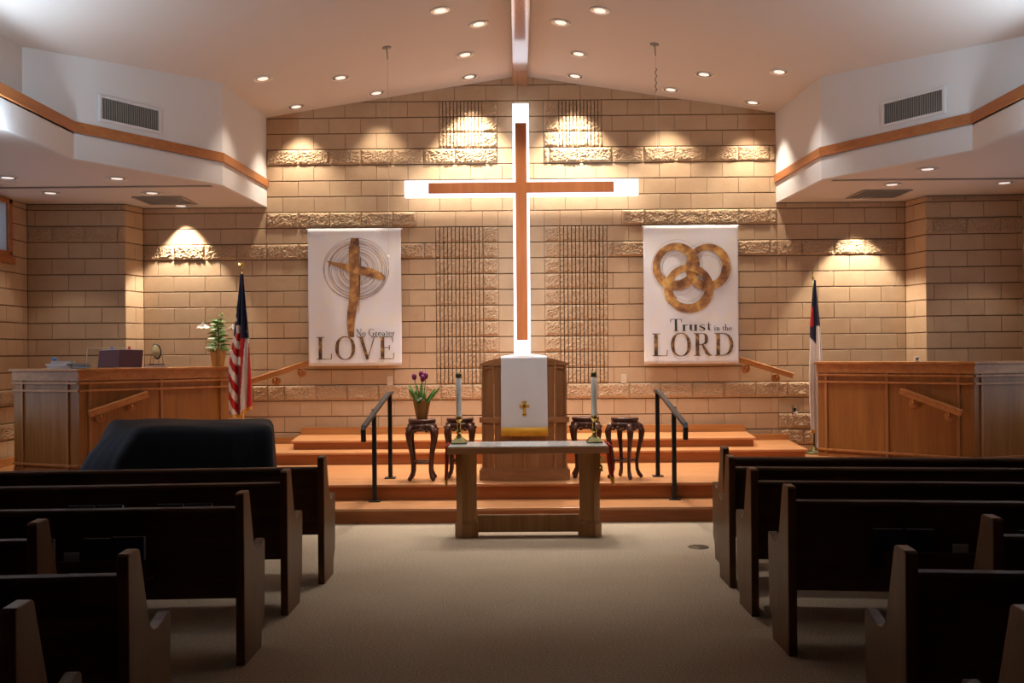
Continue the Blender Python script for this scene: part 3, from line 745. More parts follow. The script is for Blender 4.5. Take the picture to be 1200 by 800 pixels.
# ------------------------------------------------------------------ communion table
TX = at(619, 600, 8.5).x
t = thing('communion_table', 'wooden communion table with a polished pale top', 'table', (TX, 8.55, 0))
b = MB(); b.box(-.685, .685, -.24, .25, .735, .792); b.obj('table_frame', M['pulpitx'], t, bevel=.008)
b = MB(); b.box(-.68, .68, -.235, .245, .792, .80); b.obj('table_top', M['stone'], t, bevel=.002)
for s in (-1, 1):
    b = MB()
    def octo(r, z0, z1, r2=None):
        b.lathe([(r, z0), (r2 or r, z1)], (0, 0, 0), 8, Matrix.Translation((s * .535, 0, 0)) @ Matrix.Rotation(pi / 8, 4, 'Z'))
    for r, z0, z1, r2 in ((.108, 0, .11, .108), (.108, .11, .125, .094), (.100, .125, .145, .092), (.092, .145, .735, .098)): octo(r, z0, z1, r2)
    for i in range(len(b.smooth)): b.smooth[i] = False
    b.obj('leg', M['tablewood'], t)
b = MB(); b.box(-.44, .44, -.02, .03, .035, .185); b.obj('stretcher', M['tablewood'], t, bevel=.005)
# candlesticks
def candlestick(px, label, first=None):
    x = at(px, 510, 8.62).x
    if first: return dup(first, (x, 8.62, .80), 0, label)
    t = thing('altar_candlestick', label, 'candlestick', (x, 8.62, .80))
    b = MB(); Mr = Matrix.Rotation(pi / 4, 4, 'Z'); b.lathe([(.098, 0), (.098, .012), (.06, .045), (.035, .055)], n=4, M=Mr)
    for i in range(len(b.smooth)): b.smooth[i] = False
    b.obj('base', M['dkbrass'], t)
    b = MB(); b.lathe([(.022, .055), (.028, .065), (.016, .075), (.024, .095), (.026, .11), (.013, .125), (.018, .145), (.018, .165), (.012, .175), (.016, .19), (.024, .2), (.030, .207), (.030, .235), (.027, .238)], n=20); b.obj('stem', M['brass'], t)
    b = MB(); b.lathe([(.0255, .237), (.0255, .590), (.022, .594)], n=20); b.obj('candle', M['wax'], t)
    b = MB(); b.lathe([(.027, .575), (.027, .61), (.012, .622), (.006, .622)], n=18); b.obj('candle_follower', M['dkbrass'], t)
    return t
c1 = candlestick(538, 'brass candlestick with white candle at the left end of the table')
candlestick(696.5, 'brass candlestick with white candle at the right end of the table', c1)
# narrow red cloths hanging at the table ends
def drape(s, label):
    x = TX + s * .695
    b = MB()
    def fn(u, v):
        z = .80 - (.80 - .44) * v; sway = .035 * v * v if s > 0 else -.012 * v
        y = -.20 + .38 * u + .02 * sin(v * 4)
        tip = 1 - .75 * max(0, v - .75) / .25
        return (s * .008 + sway + .006 * sin(u * 12), (y) * tip, z)
    b.grid(fn, 10, 24)
    for i in range(240): 
        if (i // 10) >= 19: b.mi[i] = 1
    o = b.obj('hanging_ribbon', [M['red'], M['fringe']], None, fix=False); o.location = (x, 8.55, 0); tag(o, label, 'cloth')
    md = o.modifiers.new('s', 'SOLIDIFY'); md.thickness = .008
drape(-1, 'narrow red cloth with gold tip off the table\'s left end'); drape(1, 'narrow red cloth with gold tip off the table\'s right end')

# ------------------------------------------------------------------ carved plant stands
def stand(px, Y, label, first=None, rot=0):
    x = at(px, 540, Y).x
    if first: return dup(first, (x, Y, .305), rot, label)
    t = thing('plant_stand', label, 'plant stand', (x, Y, .305), rot)
    b = MB(); b.lathe([(.132, .585), (.142, .595), (.142, .615), (.136, .622), (.12, .622)], n=28); b.obj('top', M['rosewood'], t)
    b = MB(); b.lathe([(.118, .50), (.155, .535), (.150, .57), (.128, .585)], n=28)
    for k in range(16):
        a = 2 * pi * k / 16; b.lathe([(.0, -.02), (.018, -.012), (.02, .01), (.0, .02)], (0.152 * cos(a), .152 * sin(a), .522 - .012 * (k % 2)), 8)
    b.obj('carved_apron', M['rosewood'], t)
    for k in range(4):
        a = pi / 4 + k * pi / 2; pts = []; rs = []
        for z, r, w_ in ((.555, .125, .026), (.53, .160, .034), (.48, .180, .034), (.40, .172, .026), (.28, .142, .020), (.16, .125, .018), (.09, .128, .018), (.04, .150, .022), (.018, .172, .022), (.02, .185, .014)):
            pts.append((r * cos(a), r * sin(a), z)); rs.append(w_)
        b = MB(); b.tube(pts, rs, 8); b.obj('leg', M['rosewood'], t)
    b = MB()
    for k in range(4):
        a = pi / 4 + k * pi / 2; a2 = a + pi / 2; b.tube([(.125 * cos(a), .125 * sin(a), .185), (.125 * cos(a2), .125 * sin(a2), .185)], .009, 6)
    b.obj('stretcher', M['rosewood'], t)
    return t
s1 = stand(495, 10.02, 'dark carved plant stand holding the purple tulips')
stand(539.5, 10.18, 'empty dark carved plant stand just left of the pulpit', s1)
stand(686.5, 10.18, 'dark carved plant stand just right of the pulpit, ivy below it', s1)
stand(732.5, 10.05, 'dark carved plant stand beside the right stair railing', s1, pi / 4 + .2)

# ------------------------------------------------------------------ plants
def leaf(mb, p, d, ln, wd, droop=.3, side=None):
    p = Vector(p); d = Vector(d).normalized(); sd = side or d.cross(Vector((0, 0, 1)))
    if sd.length < .05: sd = Vector((1, 0, 0))
    sd.normalize(); sd = (sd + d.cross(sd) * (.9 if (p.x + p.z * 7 + d.x) % .02 > .01 else -.9)).normalized(); vs = []
    for i, (f_, w_) in enumerate(((0, .25), (.3, .9), (.6, 1), (.85, .55), (1, .03))):
        c = p + d * ln * f_ + Vector((0, 0, -droop * ln * f_ * f_)); vs += [c - sd * wd * w_ / 2, c + Vector((0, 0, -wd * .12)), c + sd * wd * w_ / 2]
    mb.add(vs, [(3 * i + k, 3 * i + k + 1, 3 * i + k + 4, 3 * i + k + 3) for i in range(4) for k in (0, 1)], True)
def wrapped_pot(t, r0, r1, h, spikes, mt):
    b = MB(); n = spikes * 4; vs = []
    for z, r in ((0, r0), (h * .5, (r0 + r1) / 2), (h, r1)):
        for i in range(n):
            a = 2 * pi * i / n; k = (abs((i % 4) - 2) / 2) if z == h else 0
            R = r * (1 + .14 * k); vs.append((R * cos(a), R * sin(a), z + k * h * .42))
    b.add(vs, [(q * n + i, q * n + (i + 1) % n, (q + 1) * n + (i + 1) % n, (q + 1) * n + i) for q in (0, 1) for i in range(n)])
    b.add(vs[:n], [tuple(range(n))]); o = b.obj('pot_wrap', mt, t)
    b = MB(); b.cyl((0, 0, .002), r0 * .95, h * .85, 16, r1 * .9); b.obj('soil', mat('potting_soil', (.03, .02, .012), .95) if 'soil' not in M else M['soil'], t)
p = at(495, 560, 10.02)
t = thing('potted_tulips', 'purple tulips in a gold foil pot on the plant stand', 'potted plant', (p.x, 10.02, .927))
wrapped_pot(t, .055, .085, .15, 5, M['wrapd'])
rr = random.Random(11)
for k, (dx, dz, ly) in enumerate(((-.075, .42, 0), (-.005, .445, .02), (.045, .43, -.02), (.015, .405, -.04), (-.05, .33, .03))):
    b = MB(); b.tube([(dx * .2, ly * .3, .1), (dx * .6, ly, .25), (dx, ly, dz)], .005, 6); st_ = b.obj('stem', M['leaf'], t)
    if k < 4:
        b = MB(); b.lathe([(.004, -.036), (.022, -.022), (.026, 0), (.022, .024), (.010, .036)], (dx, ly, dz + .01), 10); b.obj('tulip_flower', M['purple'], t)
    else:
        b = MB(); b.lathe([(.003, -.02), (.012, -.01), (.014, 0), (.008, .018)], (dx, ly, dz), 8); b.obj('tulip_bud', M['leaf2'], t)
for k in range(18):
    a = rr.uniform(0, 2 * pi); b = MB(); sp = rr.uniform(.12, .7); leaf(b, (.03 * cos(a), .03 * sin(a), .12), (cos(a) * sp, sin(a) * sp, 1), rr.uniform(.18, .30), .036, .12); b.obj('leaf', M['leaf'] if k % 3 else M['leaf2'], t, fix=False)
for k in range(3):
    b = MB(); b.lathe([(.002, -.01), (.014, 0), (.004, .012)], (-.03 + .012 * k, -.06, .19 + .01 * k), 7); b.obj('small_white_bloom', M['petal'], t)
# lily on the choir rail
p, _ = atv(257, 430, LP[1], LP[0])
t = thing('potted_lily', 'white lily in brown paper wrap on the left choir rail', 'potted plant', (p.x - .05, p.y + .12, 1.46))
wrapped_pot(t, .07, .095, .17, 5, M['wrap'])
b = MB(); b.tube([(0, 0, .1), (.01, 0, .35), (-.01, 0, .60)], .009, 6); b.obj('stem', M['leaf'], t)
for k in range(46):
    a = k * 2.4; z = .18 + .40 * k / 46; b = MB(); leaf(b, (0, 0, z), (cos(a), sin(a), .45), .19 - .09 * k / 46, .036, .35); b.obj('leaf', M['leaf'], t, fix=False)
for (dx, dz, dy) in ((-.17, .50, -.04), (.19, .47, -.03)):
    b = MB(); b.tube([(0, 0, .52), (dx * .55, dy, .60), (dx * .9, dy, dz + .05)], .004, 5); fl = b.obj('flower_stalk', M['leaf2'], t)
    b = MB()
    for q in range(6):
        a = q * pi / 3; leaf(b, (dx, dy, dz + .03), (cos(a) * .6, sin(a) * .6, -1), .15, .07, -.5)
    b.lathe([(.005, .05), (.014, .02), (.03, -.03)], (dx, dy, dz), 8, close=False); b.obj('lily_flower', M['petal'], t, fix=False)
b = MB(); b.tube([(0, 0, .56), (.0, 0, .62), (.05, -.02, .63)], .004, 5); b.lathe([(.003, -.03), (.011, 0), (.004, .03)], (.06, -.02, .63), 7); b.obj('lily_bud', M['leaf2'], t)
for k in range(4):
    a = k * 1.7 + .4; b = MB(); leaf(b, (.05 * cos(a), .05 * sin(a), .17), (cos(a), sin(a), .6), .10, .04, .2); b.obj('leaf', M['petal'] if k % 2 else M['leaf2'], t, fix=False)
# ivy under the third stand
p = at(698, 545, 10.0)
t = thing('ivy_plant', 'small green ivy hanging low behind the table\'s right leg', 'potted plant', (p.x, 9.93, .305))
b = MB(); b.lathe([(.035, 0), (.05, .09), (.052, .10)], n=14); b.obj('pot', M['rosewood'], t)
for k in range(30):
    a = rr.uniform(0, 6.28); z = rr.uniform(.1, .30); r = rr.uniform(.0, .05); b = MB(); leaf(b, (r * cos(a), r * sin(a), z), (cos(a), sin(a), rr.uniform(-.4, .6)), .05, .04, .5); b.obj('leaf', M['leaf'] if k % 4 else M['leaf2'], t, fix=False)

# ------------------------------------------------------------------ flags
NAVY, RED, WHT, GLD = (.012, .015, .045), (.48, .012, .015), (.80, .78, .76), (.70, .36, .05)
def flag(name, label, Y, prof, colfn, fold, polex, ytop, ybot, finial):
    base_ = at(polex, 500, Y); t = thing(name, label, 'flag', (base_.x, Y, .305)); o = Vector((base_.x, Y, .305))
    b = MB(); zt = at(polex, ytop, Y).z - .305; b.tube([(0, 0, .02), (0, 0, zt)], .011, 10); b.obj('pole', M['brass'] if finial == 'eagle' else M['dkbrass'], t)
    b = MB(); b.lathe([(.14, 0), (.14, .015), (.11, .03), (.03, .05), (.02, .09)], n=24); b.obj('stand', M['dkbrass'], t)
    b = MB(); b.lathe([(.012, zt), (.022, zt + .012), (.012, zt + .03), (.02, zt + .05), (.006, zt + .07)], n=12)
    if finial == 'eagle':
        for s in (-1, 1): b.add([(0, 0, zt + .05), (s * .03, -.01, zt + .075), (s * .05, 0, zt + .11), (s * .028, .008, zt + .10), (s * .01, .01, zt + .085)], [(0, 1, 2, 3, 4)])
        b.lathe([(.005, zt + .05), (.015, zt + .075), (.010, zt + .10), (.002, zt + .115)], n=8)
    else: b.box(-.006, .006, -.004, .004, zt + .05, zt + .15); b.box(-.03, .03, -.004, .004, zt + .10, zt + .112)
    b.obj('finial', M['brass'], t)
    nu, nv = 48, 110; y0, y1 = prof[0][0], prof[-1][0]
    def edges(y):
        for (ya, la, ra), (yb, lb, rb) in zip(prof[:-1], prof[1:]):
            if y <= yb: k = (y - ya) / (yb - ya); return la + (lb - la) * k, ra + (rb - ra) * k
        return prof[-1][1:]
    vs, cols = [], []
    for j in range(nv + 1):
        for i in range(nu + 1):
            u = i / nu; bot = ybot(u); y = y0 + (bot - y0) * j / nv; l, r = edges(min(y, y1)); x = l + (r - l) * u
            q = at(x, y, Y) - o; wdt = (r - l) / F * Y
            q.y = -.015 - fold(u, j / nv) * min(1.0, wdt / .12)
            vs.append(tuple(q)); cols.append(colfn(u, x, y, bot))
    b = MB(); b.add(vs, [(j * (nu + 1) + i, j * (nu + 1) + i + 1, (j + 1) * (nu + 1) + i + 1, (j + 1) * (nu + 1) + i) for j in range(nv) for i in range(nu)], True)
    me = b.mesh('flag_cloth', M['flag'], fix=False); ca = me.color_attributes.new('Col', 'FLOAT_COLOR', 'POINT')
    for i, c in enumerate(cols): ca.data[i].color = (*c, 1)
    c_ = link('flag_cloth', me, t); md = c_.modifiers.new('s', 'SOLIDIFY'); md.thickness = .004
    return t
def us(u, x, y, bot):
    X, Y = (x - 225) * 4, (y - 300) * 4
    if y > bot - 3.2: return GLD
    edge = 372 if X < 215 else (328 if X < 236 else 386)
    if Y < edge:
        if X > 236 and 345 < Y < 360 and 262 < X < 268: return WHT
        if X < 222 and Y > 230 and (int(Y) // 18) % 2 == 0 and 212 < X < 216: return WHT
        return NAVY
    if 216 <= X <= 233:
        if Y < 512: return WHT if int((Y - 328) / 36.5) % 2 == 0 else RED
        return (.20, .012, .02)  # darkened red, shade of the gap between the lobes put into the colour
    if X < 216: return RED if int((Y * .85 + (216 - X) * 1.5) / 37) % 2 == 0 else WHT
    l1 = 262 - (Y - 400) * .075; l2 = 276 - (Y - 400) * .052
    return RED if X < l1 - 10 else (WHT if X < l2 - 2 else RED)
flag('striped_flag', 'red, white and blue striped flag on a brass pole by the left choir rail', 11.85,
     [(321, 282.5, 286), (350, 280, 289.5), (370, 278, 291.5), (395, 275, 293.5), (412, 272, 294.2), (430, 269.5, 295), (450, 269.3, 296), (470, 269.3, 296.6), (489, 270, 297)],
     us, lambda u, v: .05 * abs(sin(u * pi * 2.5 + .3)) + .012 * sin(u * 26 + v * 3), 285, 318,
     lambda u: 488 - 9 * max(0, (u - .5) * 2) ** .5 if u > .5 else 489, 'eagle')
def chf(u, x, y, bot):
    X, Y = (x - 920) * 3.483, (y - 310) * 3.478
    if y > bot - 4: return GLD
    nb = 240 + (120 - X) * 0 + (60 if X < 124 else 10)
    if Y < nb + (X - 100) * 1.0 * (X < 124):
        if 98 < X < 113 and 175 < Y < 250: return RED
        return NAVY
    return WHT
flag('white_flag', 'white and navy flag with a red patch beside the right choir rail', 12.35,
     [(328, 953.5, 955.5), (350, 951, 957.5), (380, 948.5, 960), (410, 948, 962), (440, 947, 964), (470, 947.5, 964), (500, 949, 963), (515, 951, 962), (530, 951.5, 961)],
     chf, lambda u, v: .035 * abs(sin(u * pi * 2 + .5)) + .008 * sin(u * 18 + v * 2), 954, 327, lambda u: 507 + 22 * (u > .35) - 0 * u if u > .35 else 507, 'cross')

# ------------------------------------------------------------------ items on the left choir rail (top at z = 1.46)
def rail_pt(px, back=.10):
    p, _ = atv(px, 430, LP[1], LP[0]); n = Vector((-1, 1, 0)).normalized(); return p.x + n.x * back, p.y + n.y * back
def book(name, label, loc, sx, sy, sz, rz, mc, group=None):
    t = thing(name, label, 'book', loc, rz, group)
    b = MB(); b.box(-sx / 2, sx / 2, -sy / 2, sy / 2, 0, .003); b.box(-sx / 2, sx / 2, -sy / 2, sy / 2, sz - .003, sz); b.box(-sx / 2, -sx / 2 + .003, -sy / 2, sy / 2, 0, sz)
    b.obj('book_cover', mc, t)
    b = MB(); b.box(-sx / 2 + .003, sx / 2 - .005, -sy / 2 + .004, sy / 2 - .004, .003, sz - .003); b.obj('pages', M['pages'], t); return t
xb, yb = -5.25, 10.98
M['paleblue'] = mat('pale_blue_cover', (.45, .50, .58), .5); M['dkgray'] = mat('charcoal_cover', (.03, .032, .04), .5)
book('songbook', 'thick pale book at the bottom of the left pile', (-5.18, 10.99, 1.461), .26, .17, .030, .1, M['paleblue'])
book('songbook', 'white book second from the bottom of the left pile', (-5.20, 10.99, 1.492), .25, .16, .024, -.06, M['pages'])
book('songbook', 'pale book on top of the left pile under blue object', (-5.16, 10.99, 1.517), .22, .15, .026, .12, M['paleblue'])
book('songbook', 'dark binder lying right of the pale books', (-4.945, 10.96, 1.461), .17, .15, .032, .1, M['dkgray'])
book('songbook', 'small dark book on the dark binder', (-4.95, 10.96, 1.494), .15, .13, .022, .05, M['dkgray'])
b = MB(); b.lathe([(.0, 0), (.022, .006), (.03, .022), (.022, .038), (.0, .044)], n=14); o = b.obj('tape_roll', mat('blue_plastic', (.03, .16, .42), .4)); o.location = (-5.25, 10.97, 1.544); tag(o, 'small blue round object on top of the book pile', 'tape')
# open music folder on a clear desk
x, y = -4.62, 11.19
t = thing('music_folder', 'open maroon music folder standing on the left choir rail', 'folder', (x, y, 1.4705), .0)
for s in (-1, 1):
    b = MB(); Mx = Matrix.Rotation(radians(-14), 4, 'X') @ Matrix.Rotation(s * .12, 4, 'Z')
    x0, x1 = sorted((0, s * .255)); b.box(x0, x1, -.004, .004, 0.002, .205, Mx); b.obj('folder_cover', M['maroon'], t, bevel=.002)
    b = MB(); x0, x1 = sorted((s * .01, s * .25)); b.box(x0, x1, .0045, .018, .002, .212, Mx); b.obj('sheets', M['pages'], t)
for dx, cm in ((-.10, (.12, .30, .62)), (.10, (.75, .12, .14))):
    b = MB(); b.box(dx - .015, dx + .015, .055, .058, .20, .235); b.obj('index_tab', mat('tab_colour', cm, .6), t)
x, y = -4.77, 11.26
t = thing('clear_music_desk', 'clear acrylic music desk behind the maroon folder', 'music stand', (x, y, 1.462), .0)
b = MB(); Mx = Matrix.Rotation(radians(-12), 4, 'X'); b.box(-.26, .26, 0, .005, .0, .235, Mx); b.obj('acrylic_sheet', M['glass'], t, bevel=.001)
b = MB(); b.box(-.262, -.257, -.002, .007, 0, .236, Mx); b.box(-.262, .262, -.002, .007, .232, .237, Mx); b.obj('sheet_edge', M['plastic'], t)
x, y = rail_pt(162.5, .10)
b = MB(); b.lathe([(.014, 0), (.016, .055), (.012, .056), (.012, .01)], n=14, close=False); b.lathe([(.014, 0), (0, .001)], n=14, close=False); o = b.obj('pencil_cup', M['whiteplastic']); o.location = (x, y, 1.46); tag(o, 'tiny white cup right of the maroon folder', 'cup')
x, y = rail_pt(189, .12)
book('songbook', 'dark purple book under the oval ornament', (x, y, 1.461), .24, .15, .030, .15, mat('purple_cover', (.05, .03, .10), .5))
t = thing('oval_ornament', 'pale oval ornament in a black wire stand on a book', 'ornament', (x, y, 1.492), .15)
b = MB(); Mo = Matrix.Translation((0, 0, .155)) @ Matrix.Rotation(radians(-8), 4, 'Y') @ Matrix.Rotation(pi / 2, 4, 'X')
b.lathe([(.0, -.012), (.048, -.012), (.054, 0), (.048, .012), (0, .012)], n=28, M=Mo @ Matrix.Scale(1.75, 4, (0, 1, 0)), close=False); b.obj('rim', M['black'], t)
b = MB(); b.lathe([(.0, .0135), (.045, .0135), (.045, .010)], n=28, M=Mo @ Matrix.Translation((-.004, .002, 0)) @ Matrix.Scale(1.75, 4, (0, 1, 0)), close=False); b.obj('face', mat('cream_enamel', (.66, .58, .34), .4), t)
b = MB()
for k in range(4): b.tube([(-.035 + .003 * k, -.016, .13 - .018 * k + .01), (.0, -.016, .14 - .02 * k), (.035, -.016, .12 - .016 * k + .01)], .0022, 5)
b.obj('line_drawing', M['ink'], t)
b = MB()
for s in (-1, 1): b.tube([(s * .075, 0, .005), (s * .06, 0, .12), (s * .03, .02, .10)], .003, 6); b.tube([(s * .03, -.03, .005), (s * .03, -.02, .08)], .003, 6)
b.tube([(-.085, 0, .005), (.085, 0, .005)], .005, 6); b.tube([(-.03, -.03, .005), (-.03, .03, .005)], .004, 6); b.obj('wire_stand', M['black'], t)
# small white sensor on the right rail
p, _ = atv(1070, 425, RP[0], RP[1])
b = MB(); b.box(-.025, .025, -.02, .02, 0, .055); o = b.obj('small_sensor', M['whiteplastic'], bevel=.006); o.location = (p.x + .07, p.y + .07, 1.46); tag(o, 'tiny white box on top of the right choir rail', 'sensor_box')
b = MB(); b.lathe([(0, 0), (.014, 0), (.014, .004), (0, .005)], n=12, M=Matrix.Translation((0, -.02, .03)) @ Matrix.Rotation(pi / 2, 4, 'X'), close=False); b.obj('lens', M['black'], o)

# wall plates
def plate(px, py, label, dark=False):
    p = at(px, py, YB - .004); t = thing('outlet_plate', label, 'wall plate', (p.x, YB - .004, p.z - .06))
    b = MB(); b.box(-.038, .038, -.012, 0, 0, .12); b.obj('cover_plate', M['plastic'] if not dark else M['chrome'], t, bevel=.004)
    b = MB(); b.box(-.016, .016, -.016, -.011, .035, .085); b.obj('rocker', M['plastic'] if not dark else M['black'], t, bevel=.002)
    if dark: b = MB(); b.box(.0, .03, -.05, -.012, .0, .04); b.obj('plug', M['whiteplastic'], t, bevel=.004)
plate(457, 446, 'ivory wall plate below the left banner')
plate(731, 443.5, 'ivory wall plate right of the right candle')
plate(931, 480, 'steel outlet with white plug by the white flag', True)

# floor box
p = atz(818.5, 641, 0)
t = thing('floor_outlet', 'round dark brass floor outlet in the carpet by the right pews', 'floor outlet', (p.x, p.y, 0))
b = MB(); b.lathe([(.085, 0), (.083, .006), (.06, .007), (0, .006)], n=28, close=False); b.obj('ring', mat('aged_brass', (.10, .075, .04), .5, .6), t)
b = MB(); b.lathe([(.055, .007), (.05, .010), (0, .010)], n=24, close=False); b.obj('lid', mat('aged_brass_lid', (.07, .05, .03), .5, .6), t)

# ------------------------------------------------------------------ covered piano
PTOP = [(-3.07, 7.80), (-2.5, 7.79), (-2.02, 7.80), (-2.12, 8.25), (-2.23, 8.66), (-2.9, 8.74), (-3.45, 8.78), (-3.70, 8.74), (-3.40, 8.28)]
PBOT = [(-3.26, 7.74), (-2.5, 7.75), (-1.99, 7.74), (-2.10, 8.25), (-2.20, 8.70), (-2.9, 8.78), (-3.50, 8.82), (-3.84, 8.70), (-3.76, 8.16)]
def resample(poly_, per):
    P = [Vector(p) for p in poly_]; out = []
    for i in range(len(P)):
        for k in range(per): out.append(P[i].lerp(P[(i + 1) % len(P)], k / per))
    return out
b = MB(); per = 12; n = per * len(PTOP); vs = []
zs = [0.02, .2, .4, .58, .74, .86, .95, .985, 1.0, 1.008]
cen = Vector((-2.80, 8.30))
for z in zs:
    f_ = 1 - min(1, max(0, (z - .55) / .45)) ** 1.6
    ring_ = [a.lerp(c, f_) for a, c in zip(resample(PTOP, per), resample(PBOT, per))]
    for _ in range(1): ring_ = [(ring_[q - 1] + ring_[q] * 2 + ring_[(q + 1) % n]) / 4 for q in range(n)]
    for q, v in enumerate(ring_):
        d = (v - cen).normalized(); wv = .014 * max(0, .9 - z) * sin(q * .75 + z * 2) + .005 * sin(q * 2.1 + z * 6)
        v = v + d * (wv - (.012 if z >= .985 else 0) - (.02 if z >= 1 else 0) - (.04 if z > 1 else 0)); vs.append((v.x, v.y, z * 1.02 + (.006 * sin(q * .3) if z > .9 else 0)))
b.add(vs, [(k * n + q, k * n + (q + 1) % n, (k + 1) * n + (q + 1) % n, (k + 1) * n + q) for k in range(len(zs) - 1) for q in range(n)], True)
cv = list(vs[-n:]); inn = [(v[0] * .5 + cen.x * .5, v[1] * .5 + cen.y * .5, 1.036) for v in cv]
b.add(cv + inn + [(cen.x, cen.y, 1.038)], [(q, (q + 1) % n, n + (q + 1) % n, n + q) for q in range(n)] + [(n + q, n + (q + 1) % n, 2 * n) for q in range(n)], True)
o = b.obj('covered_piano', M['cover']); tag(o, 'piano under a dark navy cover behind the front left pew', 'piano')

# ------------------------------------------------------------------ pews
END = [(0, 0), (0, .872), (.012, .882), (.095, .886), (.108, .876), (.185, .62), (.205, .575), (.24, .552), (.285, .550), (.335, .562), (.385, .582), (.402, .580), (.412, .565), (.415, .52), (.395, .16), (.375, .15), (.335, .10), (.325, .0)]
def pew(s, Y, Xin, ang, ln, label, rack=False, nobook=False):
    t = thing('church_pew', label, 'pew', (Xin, Y, 0)); s_ = -1 if s < 0 else 1
    def end(x0, par):
        b = MB(); xa, xb_ = sorted((x0, x0 + s_ * .045)); b.prism(END, 0, xa, xb_); return b.obj('end_panel', M['pew'], t, bevel=.004)
    end(0, t)
    Mx = Matrix.Translation((s_ * .04, .0, 0)) @ (Matrix.Rotation(-s_ * radians(ang), 4, 'Z'))
    def bx(nm, mt, x0, x1, poly_, par=t, bev=.003):
        b = MB(); a, c = sorted((s_ * x0, s_ * x1)); b.prism(poly_, 0, a, c, Mx); return b.obj(nm, mt, par, bevel=bev)
    bx('backrest', M['pewx'], 0, ln, [(.045, .335), (.065, .335), (.045, .79), (.022, .79)])
    bx('top_rail', M['pewx'], 0, ln, [(.006, .775), (.065, .775), (.07, .79), (.062, .806), (.036, .812), (.010, .806), (.002, .79)], bev=.004)
    bx('seat', M['pewx'], 0, ln, [(.06, .40), (.41, .425), (.42, .44), (.41, .455), (.06, .43)])
    e = MB(); a, c = sorted((0, s_ * .045)); e.prism(END, 0, a, c, Mx @ Matrix.Translation((s_ * ln, 0, 0))); e.obj('end_panel', M['pew'], t, bevel=.004)
    for k in (.45, .8) if ln > 2 else (.5,):
        bx('support', M['pewx'], ln * k, ln * k + .04, [(.08, 0), (.33, 0), (.36, .41), (.08, .40)])
    if rack:
        r = bx('book_rack', M['pewx'], rack[0], rack[1], [(-.085, .455), (.03, .455), (.03, .47), (-.07, .47), (-.07, .565), (-.085, .565)])
    return t, Mx
def rackbook(s, Y, Xin, Mx, u, wd, ht, label, mc, card=False):
    p = Matrix.Translation((Xin, Y, 0)) @ Mx @ Vector((s * u, -.035, .472)); ang = Mx.to_euler().z
    if card:
        b = MB(); b.box(-wd / 2, wd / 2, -.016, -.004, 0, ht); o = b.obj('card_box', M['paleblue'], bevel=.001); o.location = p; o.rotation_euler = (0, 0, ang); tag(o, label, 'card box'); return
    t = thing('hymnal', label, 'book', tuple(p), ang, 'hymnals in the pew racks')
    b = MB(); b.box(-wd / 2, wd / 2, -.022, -.019, 0, ht); b.box(-wd / 2, wd / 2, .019, .022, 0, ht); b.box(-wd / 2, -wd / 2 + .003, -.022, .022, 0, ht); b.obj('book_cover', M['navy'], t)
    b = MB(); b.box(-wd / 2 + .003, wd / 2 - .004, -.019, .019, .003, ht - .004); b.obj('pages', M['pages'], t)
def ulen(px, Y, Xin): return abs(at(px, 600, Y).x - Xin)
LROWS = [(6.78, -1.40, 'first'), (5.96, -1.46, 'second'), (5.00, -1.455, 'third'), (4.14, -2.09, None), (3.46, -1.43, None), (2.72, -1.45, None)]
LLAB = ['left front pew, just before the covered piano', 'second left pew from the front', 'third left pew, its rack holding hymnals toward the aisle',
        'short fourth left pew set back from the aisle', 'fifth left pew, its dark back facing the camera', 'nearest left pew, cut off by the bottom left corner']
RROWS = [(7.22, 1.45), (6.60, 1.36), (5.87, 1.335), (5.10, 1.345), (4.09, 1.92), (3.435, 1.30), (2.60, 1.30)]
RLAB = ['right front pew, nearest the stage steps', 'second right pew from the stage', 'third right pew from the stage', 'fourth right pew, its rack holding dark hymnals',
        'short fifth right pew set back from the aisle', 'sixth right pew, its dark back facing the camera', 'nearest right pew, cut off by the bottom right corner']
LM, RM = [], []
for k, (Y, X, _) in enumerate(LROWS):
    rk = {0: (2.0, 2.3), 1: (.5, 1.7), 2: (.42, 1.35), 3: (.5, 1.2)}.get(k)
    LM.append(pew(-1, Y, X, 3.0 if k == 2 else 4.5, 4.6 + X * .5 if k != 3 else 1.9, LLAB[k], rk))
for k, (Y, X) in enumerate(RROWS):
    rk = {3: (.42, 1.35), 2: (.5, 1.5)}.get(k)
    RM.append(pew(1, Y, X, 6.0, 4.6 - X * .5 if k != 4 else 1.9, RLAB[k], rk))
Y, X = 5.0, -1.455
for px, w_, h_, lb in ((155.5, .165, .205, 'dark hymnal nearest the aisle in the third left pew'), (120.5, .15, .20, 'dark hymnal second from the aisle in the third left pew'), (56, .14, .20, 'dark hymnal by the short left pew\'s end'), (8, .14, .20, 'dark hymnal at the far left edge in the third left pew')):
    rackbook(-1, Y, X, LM[2][1], ulen(px, Y, X) - .04, w_, h_, lb, M['navy'])
rackbook(-1, Y, X, LM[2][1], ulen(92, Y, X) - .04, .075, .13, 'small grey card box between hymnals in the third left pew', None, True)
Y, X = 5.96, -1.46
for px, lb in ((237, 'pale-edged hymnal top behind the third left pew, nearest the aisle'), (205, 'pale-edged hymnal top behind the third left pew, second from aisle'), (137, 'pale-edged hymnal top behind the third left pew, third from aisle'), (105, 'pale-edged hymnal top behind the third left pew, farthest from aisle')):
    rackbook(-1, Y, X, LM[1][1], ulen(px, Y, X) - .04, .155, .228, lb, M['navy'])
Y, X = 5.10, 1.345
